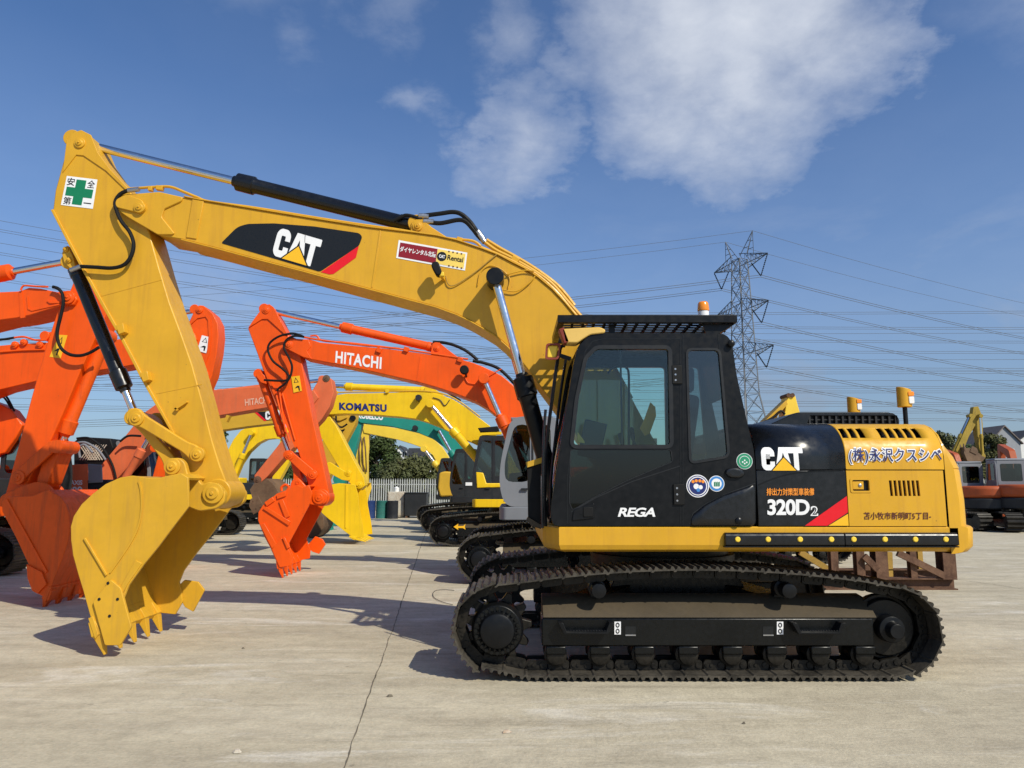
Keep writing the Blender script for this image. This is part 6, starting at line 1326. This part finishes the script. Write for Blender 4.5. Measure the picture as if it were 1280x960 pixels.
def trunk_mesh(h, w, seed):
    rnd = random.Random(seed); m = MB(); m.tube(smooth_path([(0, 0, 0), (rnd.uniform(-.1, .1), 0, h*.2), (rnd.uniform(-.2, .2), rnd.uniform(-.2, .2), h*.5), (0, 0, h*.85)], 4), h*.02, 7)
    nv = len(m.v); m.v = [(p[0]*(1.5-p[2]/h), p[1]*(1.5-p[2]/h), p[2]) for p in m.v]
    for i in range(7):
        a = i*2.4; z = h*(.25+.08*i); m.tube([(0, 0, z), (w*.2*math.cos(a), w*.2*math.sin(a), z+h*.12), (w*.42*math.cos(a), w*.42*math.sin(a), z+h*.2)], h*.008, 5)
    me = bpy.data.meshes.new('trunk'); me.from_pydata(m.v, [], m.f); me.materials.append(MATS['bark']); return me
CR = [crown_mesh(6, 2.6, 9000, .13, 3, 'leaf'), crown_mesh(5.2, 3.0, 9000, .13, 11, 'leaf'), crown_mesh(6.6, 2.4, 9000, .13, 23, 'leaf_olive'), crown_mesh(3.4, 3.0, 8000, .12, 31, 'leaf_olive')]
TR = [trunk_mesh(6, 2.6, 3), trunk_mesh(5.2, 3.0, 11), trunk_mesh(6.6, 2.4, 23), trunk_mesh(3.4, 3.0, 31)]
def tree(x, y, kind, s, lab, grp, sz=1.):
    r = thing('tree', lab, 'tree', (x, y, 0), grp); r.scale = (s, s, s*sz); r.rotation_euler = (0, 0, random.uniform(0, 6.28))
    for nm, me in (('trunk', TR[kind]), ('crown', CR[kind])):
        o = bpy.data.objects.new(nm, me); COL.objects.link(o); o.parent = r
    return r
gl = 'trees beyond the fence'
for px, Y, k, s, lab, sz in ((470, 60, 1, 1.12, 'dark round tree behind the white fence, left of the white house', 1.0), (492, 57, 3, 1.0, 'low olive bush behind the fence straight below the white house', .95), (516, 58, 3, 1.1, 'low spreading bush behind the fence between the white house and the yellow boom', 1.0), (540, 59, 1, .85, 'dark tree behind the fence partly covered by the small yellow cab', .95), (452, 62, 0, .98, 'tall dark tree behind the fence touching the yellow stick', 1),
    (342, 58, 1, .8, 'dark tree glimpsed between the bright yellow boom and the orange stick', .9), (258, 60, 0, 1.08, 'dark tree glimpsed beside the foot of the large yellow stick', 1.), (362, 62, 3, 1.1, 'low bush beyond the orange bucket link', 1), (385, 60, 1, .75, 'bushy tree seen through the gap in the orange arm', .9)):
    tree(W(px, 600, Y)[0], Y, k, s, lab, gl, sz)
for i, (px, Y, k, s, sz, lab) in enumerate(((1178, 62, 2, .95, 1., 'olive tree rising just behind the yellow counterweight'), (1215, 66, 0, .86, 1., 'dark tree behind the raised rusty bucket'), (1243, 60, 2, .90, 1., 'olive tree right of the raised yellow arm'), (1266, 56, 3, 1.0, .95, 'round green bush in front of the grey house'), (1294, 58, 1, .72, .9, 'green bush at the picture edge under the grey house'), (1196, 54, 3, 1.0, .9, 'low olive bush between the counterweight and the raised arm'), (1232, 53, 3, 1.1, .8, 'low bush above the roof of the small grey cab'))):
    tree(W(px, 600, Y)[0], Y, k, s, lab, gl, sz)
belt = MB()
for i in range(26):
    px = -320+i*42 if i < 13 else 560+(i-13)*48
    Y = 70+8*random.random(); k = random.choice((0, 1, 2, 3)); s_ = random.uniform(.6, .82); zs = random.uniform(.7, .95); a = random.uniform(0, 6.28); x = W(px, 600, Y)[0]
    if 1120 < px < 1300 or 430 < px < 560: continue
    M = Matrix.Translation((x, Y, 0)) @ Matrix.Rotation(a, 4, 'Z') @ Matrix.Diagonal((s_, s_, s_*zs, 1))
    belt.add([M @ v.co for v in CR[k].vertices], [tuple(q.vertices) for q in CR[k].polygons]); belt.add([M @ v.co for v in TR[k].vertices], [tuple(q.vertices) for q in TR[k].polygons])
tag(belt.build('tree_belt', 'leaf', recalc=False, origin=(0, 74, 0)), 'dark belt of trees beyond the far edge of the yard', 'tree belt', kind='stuff')
# ------------------------------------------------------------------ houses
def house_building(x0, x1, y, zE, zR, wall, roof, lab, depth=9, gable=True):
    root = thing('house', lab, 'house', ((x0+x1)/2, y, 0)); xm = (x0+x1)/2
    wl = MB().prism([(x0, 0), (x1, 0), (x1, zE), (xm, zR), (x0, zE)], y, y+depth).build('wall', wall, root)
    for s in (-1, 1):
        e = x0-.4 if s < 0 else x1+.4; ze = zE-.4*(zR-zE)/((x1-x0)/2)
        MB().prism([(e, ze+.03), (xm, zR+.03), (xm, zR+.28), (e, ze+.28)], y-.4, y+depth+.4).build('roof', roof, root)
    for zz in [2+2.9*i for i in range(int((zE-2)/2.9)+1)]:
        for fx in (.25, .62):
            a = x0+(x1-x0)*fx; f = MB().box(a, a+1.0, y-.06, y+.05, zz, zz+1.3).build('window', 'white_paint', root)
            for q in (0, 1): MB().box(a+.07+q*.46, a+.47+q*.46, y-.075, y-.055, zz+.08, zz+1.22).build('pane', 'window_dark', f)
    return root
Y = 160; a, b = W(489, 570, Y)[0], W(511, 570, Y)[0]
paint('roof_pale', (.20, .165, .15), .8, .15, .1)
hb = house_building(a, b, Y, 8.0, 10.1, 'wall_white', 'roof_tile', 'white gabled house with a dark roof showing above the trees behind the fence')
a2, b2 = W(508, 570, Y+3)[0], W(534, 570, Y+3)[0]
MB().box(a2, b2, Y+3, Y+12, 0, 7.6).build('wing', 'wall_white', hb); MB().prism([(a2, 7.62), (b2+.4, 7.62), (b2-.8, 9.9), (a2+.5, 9.9)], Y+2.7, Y+12).build('wing_roof', 'roof_tile', hb)
for i in range(3):
    x = a2+.8+i*1.3; f = MB().box(x, x+.8, Y+2.93, Y+3.05, 5.4, 6.8).build('window', 'white_paint', hb); MB().box(x+.07, x+.73, Y+2.9, Y+2.94, 5.47, 6.73).build('pane', 'window_dark', f)
a, b = W(1238, 560, 150)[0], W(1276, 560, 150)[0]; house_building(a, b, 150, 10.4, 13.6, 'wall_grey', 'roof_pale', 'grey rendered house with a pitched roof above the bushes at the picture edge')
a, b = W(1274, 560, 156)[0], W(1310, 560, 156)[0]; house_building(a, b, 156, 11.2, 13.2, 'wall_white', 'roof_tile', 'tall white house behind the grey one at the picture edge')
# a parked van's windscreen side between tail and small excavator
def van():
    Y = 31; x0, x1 = W(1196, 600, Y)[0], W(1233, 600, Y)[0]; root = thing('van', 'dark parked van with large windows glimpsed behind the small orange excavator', 'van', ((x0+x1)/2, Y, 0))
    O = fillet([(x0, .45), (x1, .45), (x1, 1.2), (x1-.35, 2.05), (x0, 2.05)], .12); Wn = fillet([(x0+.15, 1.25), (x1-.25, 1.25), (x1-.45, 1.9), (x0+.15, 1.9)], .06)
    bd = MB().plate(O, [Wn], Y, Y+.06).build('body', 'dark_grey', root); MB().plate(O, [Wn], Y+1.7, Y+1.76).build('far_side', 'dark_grey', root); MB().prism(Wn, Y+.02, Y+.03).build('window', 'smoke_glass', bd)
    MB().box(x0, x1-.4, Y+.06, Y+1.7, 1.98, 2.04).build('roof', 'grey_paint', root); MB().box(x0+.02, x1-.02, Y+.06, Y+1.7, .5, 1.1).build('floor', 'dark_grey', root)
    MB().prism([(x1-.02, 1.2), (x1-.0, 1.2), (x1-.36, 2.02), (x1-.38, 2.02)], Y+.06, Y+1.7).build('windscreen', 'smoke_glass', root)
    for x in (x0+.3, x1-.35):
        for y in (Y-.02, Y+1.58): w = MB().cyl((x, y, .33), (x, y+.2, .33), .33, n=22).build('wheel', 'black_rubber', root, bevel=.03); MB().cyl((x, y-.012, .33), (x, y+.1, .33), .18, n=16).build('rim', 'steel', w)
van()
# ------------------------------------------------------------------ pylon and power lines
PA = Vector((math.cos(R(-64)), math.sin(R(-64)), 0))   # the way the arms run
LN = Vector((math.cos(R(26)), math.sin(R(26)), 0))     # the way the lines run
PB = Vector((W(932, 500, 165)[0], 165, 0))
def pylon():
    root = thing('pylon', 'tall grey lattice power pylon with three pairs of arms above the black cab', 'pylon', PB)
    def hw(z): return 5.2-(5.2-2.1)*min(1, z/22) if z < 22 else 2.1-(2.1-1.25)*(z-22)/30
    def cnr(z, i):
        h = hw(z); sx, sy = ((-1, -1), (1, -1), (1, 1), (-1, 1))[i]; return PB+PA*(sx*h)+LN*(sy*h)+Vector((0, 0, z))
    for i in range(4):
        m = MB(); m.bar(cnr(0, i), cnr(22, i), .26); m.bar(cnr(22, i), cnr(53, i), .20); m.build('leg', 'galvanised', root)
    lv = [0, 7, 13, 18, 22, 25.5, 29, 32.5, 36, 39.5, 43, 46.5, 50, 53]; m = MB()
    for k in range(len(lv)-1):
        for i in range(4):
            j = (i+1) % 4; m.bar(cnr(lv[k], i), cnr(lv[k+1], j), .09); m.bar(cnr(lv[k], j), cnr(lv[k+1], i), .09); m.bar(cnr(lv[k+1], i), cnr(lv[k+1], j), .09)
    o = m.build('bracing', 'galvanised', root); o['kind'] = 'stuff'
    att = []
    for z, ln in ((51, 8.6), (40.5, 8.2), (30.5, 9)):
        for s in (-1, 1):
            m = MB(); tip = PB+PA*(s*ln)+Vector((0, 0, z+1.2)); h = hw(z)
            for q in (-1, 1):
                b0 = PB+PA*(s*h)+LN*(q*h)+Vector((0, 0, z)); t0 = PB+PA*(s*h)+LN*(q*h)+Vector((0, 0, z+3)); m.bar(b0, tip, .14); m.bar(t0, tip, .14)
                for e in (.2, .4, .6, .8): m.bar(b0+(tip-b0)*e, t0+(tip-t0)*e, .08); m.bar(b0+(tip-b0)*e, t0+(tip-t0)*(e-.2), .08)
            for e in (.2, .4, .6, .8):
                b0 = PB+PA*(s*h)-LN*h+Vector((0, 0, z)); b1 = PB+PA*(s*h)+LN*h+Vector((0, 0, z)); m.bar(b0+(tip-b0)*e, b1+(tip-b1)*e, .1)
            m.build('cross_arm', 'galvanised', root); low = PB+PA*(s*(ln-2.3))+Vector((0, 0, z-3.4))
            for top in (tip, PB+PA*(s*(ln-5.0))+Vector((0, 0, z+.3))):
                q = MB(); q.bar(top, low, .1)
                for e in range(1, 12): p = top+(low-top)*(e/12); q.cyl(p-(low-top).normalized()*.1, p+(low-top).normalized()*.1, .15, n=6)
                q.build('insulator', 'dark_grey', root)
            att.append(low)
    for s in (-1, 1):
        m = MB(); tip = PB+PA*(s*4.4)+Vector((0, 0, 58.6))
        for q in (-1, 1):
            for u in (0, 1):
                b0 = PB+PA*(s*(1.2+u*2.2))+LN*(q*1.0)+Vector((0, 0, 53.5)); m.bar(b0, tip, .12)
                for e in (.3, .6): m.bar(b0+(tip-b0)*e, PB+PA*(s*(1.2+(1-u)*2.2))+LN*(q*1.0)+Vector((0, 0, 53.5))+(tip-(PB+PA*(s*(1.2+(1-u)*2.2))+LN*(q*1.0)+Vector((0, 0, 53.5))))*e, .1)
        m.build('earth_peak', 'galvanised', root); att.append(tip)
    return att
att = pylon()
def sag(a, b, s, n=28): return [a+(b-a)*(i/n)-Vector((0, 0, 4*s*(i/n)*(1-i/n))) for i in range(n+1)]
wl = 'power lines strung from the pylon'
def wire(a, b, s, r, lab, grp, strands=2, gap=.45):
    m = MB()
    for k in range(strands): m.tube([p+Vector((0, 0, gap*(k-(strands-1)/2))) for p in sag(a, b, s)], r, 4)
    o = m.build('power_line', 'wire', None, origin=tuple(a)); tag(o, lab, 'power line', grp); return o
ORD = ('first', 'second', 'third', 'fourth', 'fifth', 'sixth', 'seventh', 'eighth', 'ninth', 'tenth', 'eleventh', 'twelfth', 'thirteenth', 'fourteenth', 'fifteenth')
for sgn in (-1, 1):
    no = 0; ne = 0
    for a in sorted(att, key=lambda q: -(q.z-CAMH)/q.y):
        th = a.z > 56; b = a+LN*(sgn*380); b.z = a.z+8
        if sgn < 0: b = a+Vector((-420, 40, 2))
        side = 'to the right of the pylon' if sgn > 0 else 'to the left of the pylon'
        if th: lab = ('upper' if ne == 0 else 'lower')+' thin earth wire from the pylon tip '+side; ne += 1
        else: lab = ORD[no]+' double power line from the top, '+side; no += 1
        wire(a, b, 10 if sgn > 0 else 12, .04 if th else .06, lab, wl+(' to the right' if sgn > 0 else ' to the left'), 1 if th else 2, .5)
g2 = 'distant level power lines behind the pylon'
for i, (y, dy, st) in enumerate(((383, 0, 2), (398, 5, 2), (407, 2, 1), (414, 6, 2), (428, 5, 2), (439, 3, 1), (447, 7, 2), (456, 2, 2), (464, 4, 1), (471, 6, 2), (479, 3, 2), (489, 8, 2), (497, 3, 1), (505, 2, 2), (512, 5, 2))):
    Yd = 260; a = P3(-500, y-6-dy*2, Yd); b = P3(1800, y+dy*2, Yd); wire(a, b, 3.5, .07, ORD[i]+' from the top of the distant level power lines behind the pylon', g2, st, .7)
for i, (ya, yb) in enumerate(((278, 402), (290, 412), (305, 421), (318, 433), (335, 446), (350, 458), (367, 470), (384, 486), (402, 500))):
    a = P3(-500, ya-(yb-ya)*.80, 185); b = P3(800, yb, 185); wire(a, b, 2.5, .055, ORD[i]+' from the top of the sloping power lines behind the booms', 'sloping power lines behind the booms', 2 if i % 2 else 1, .6)
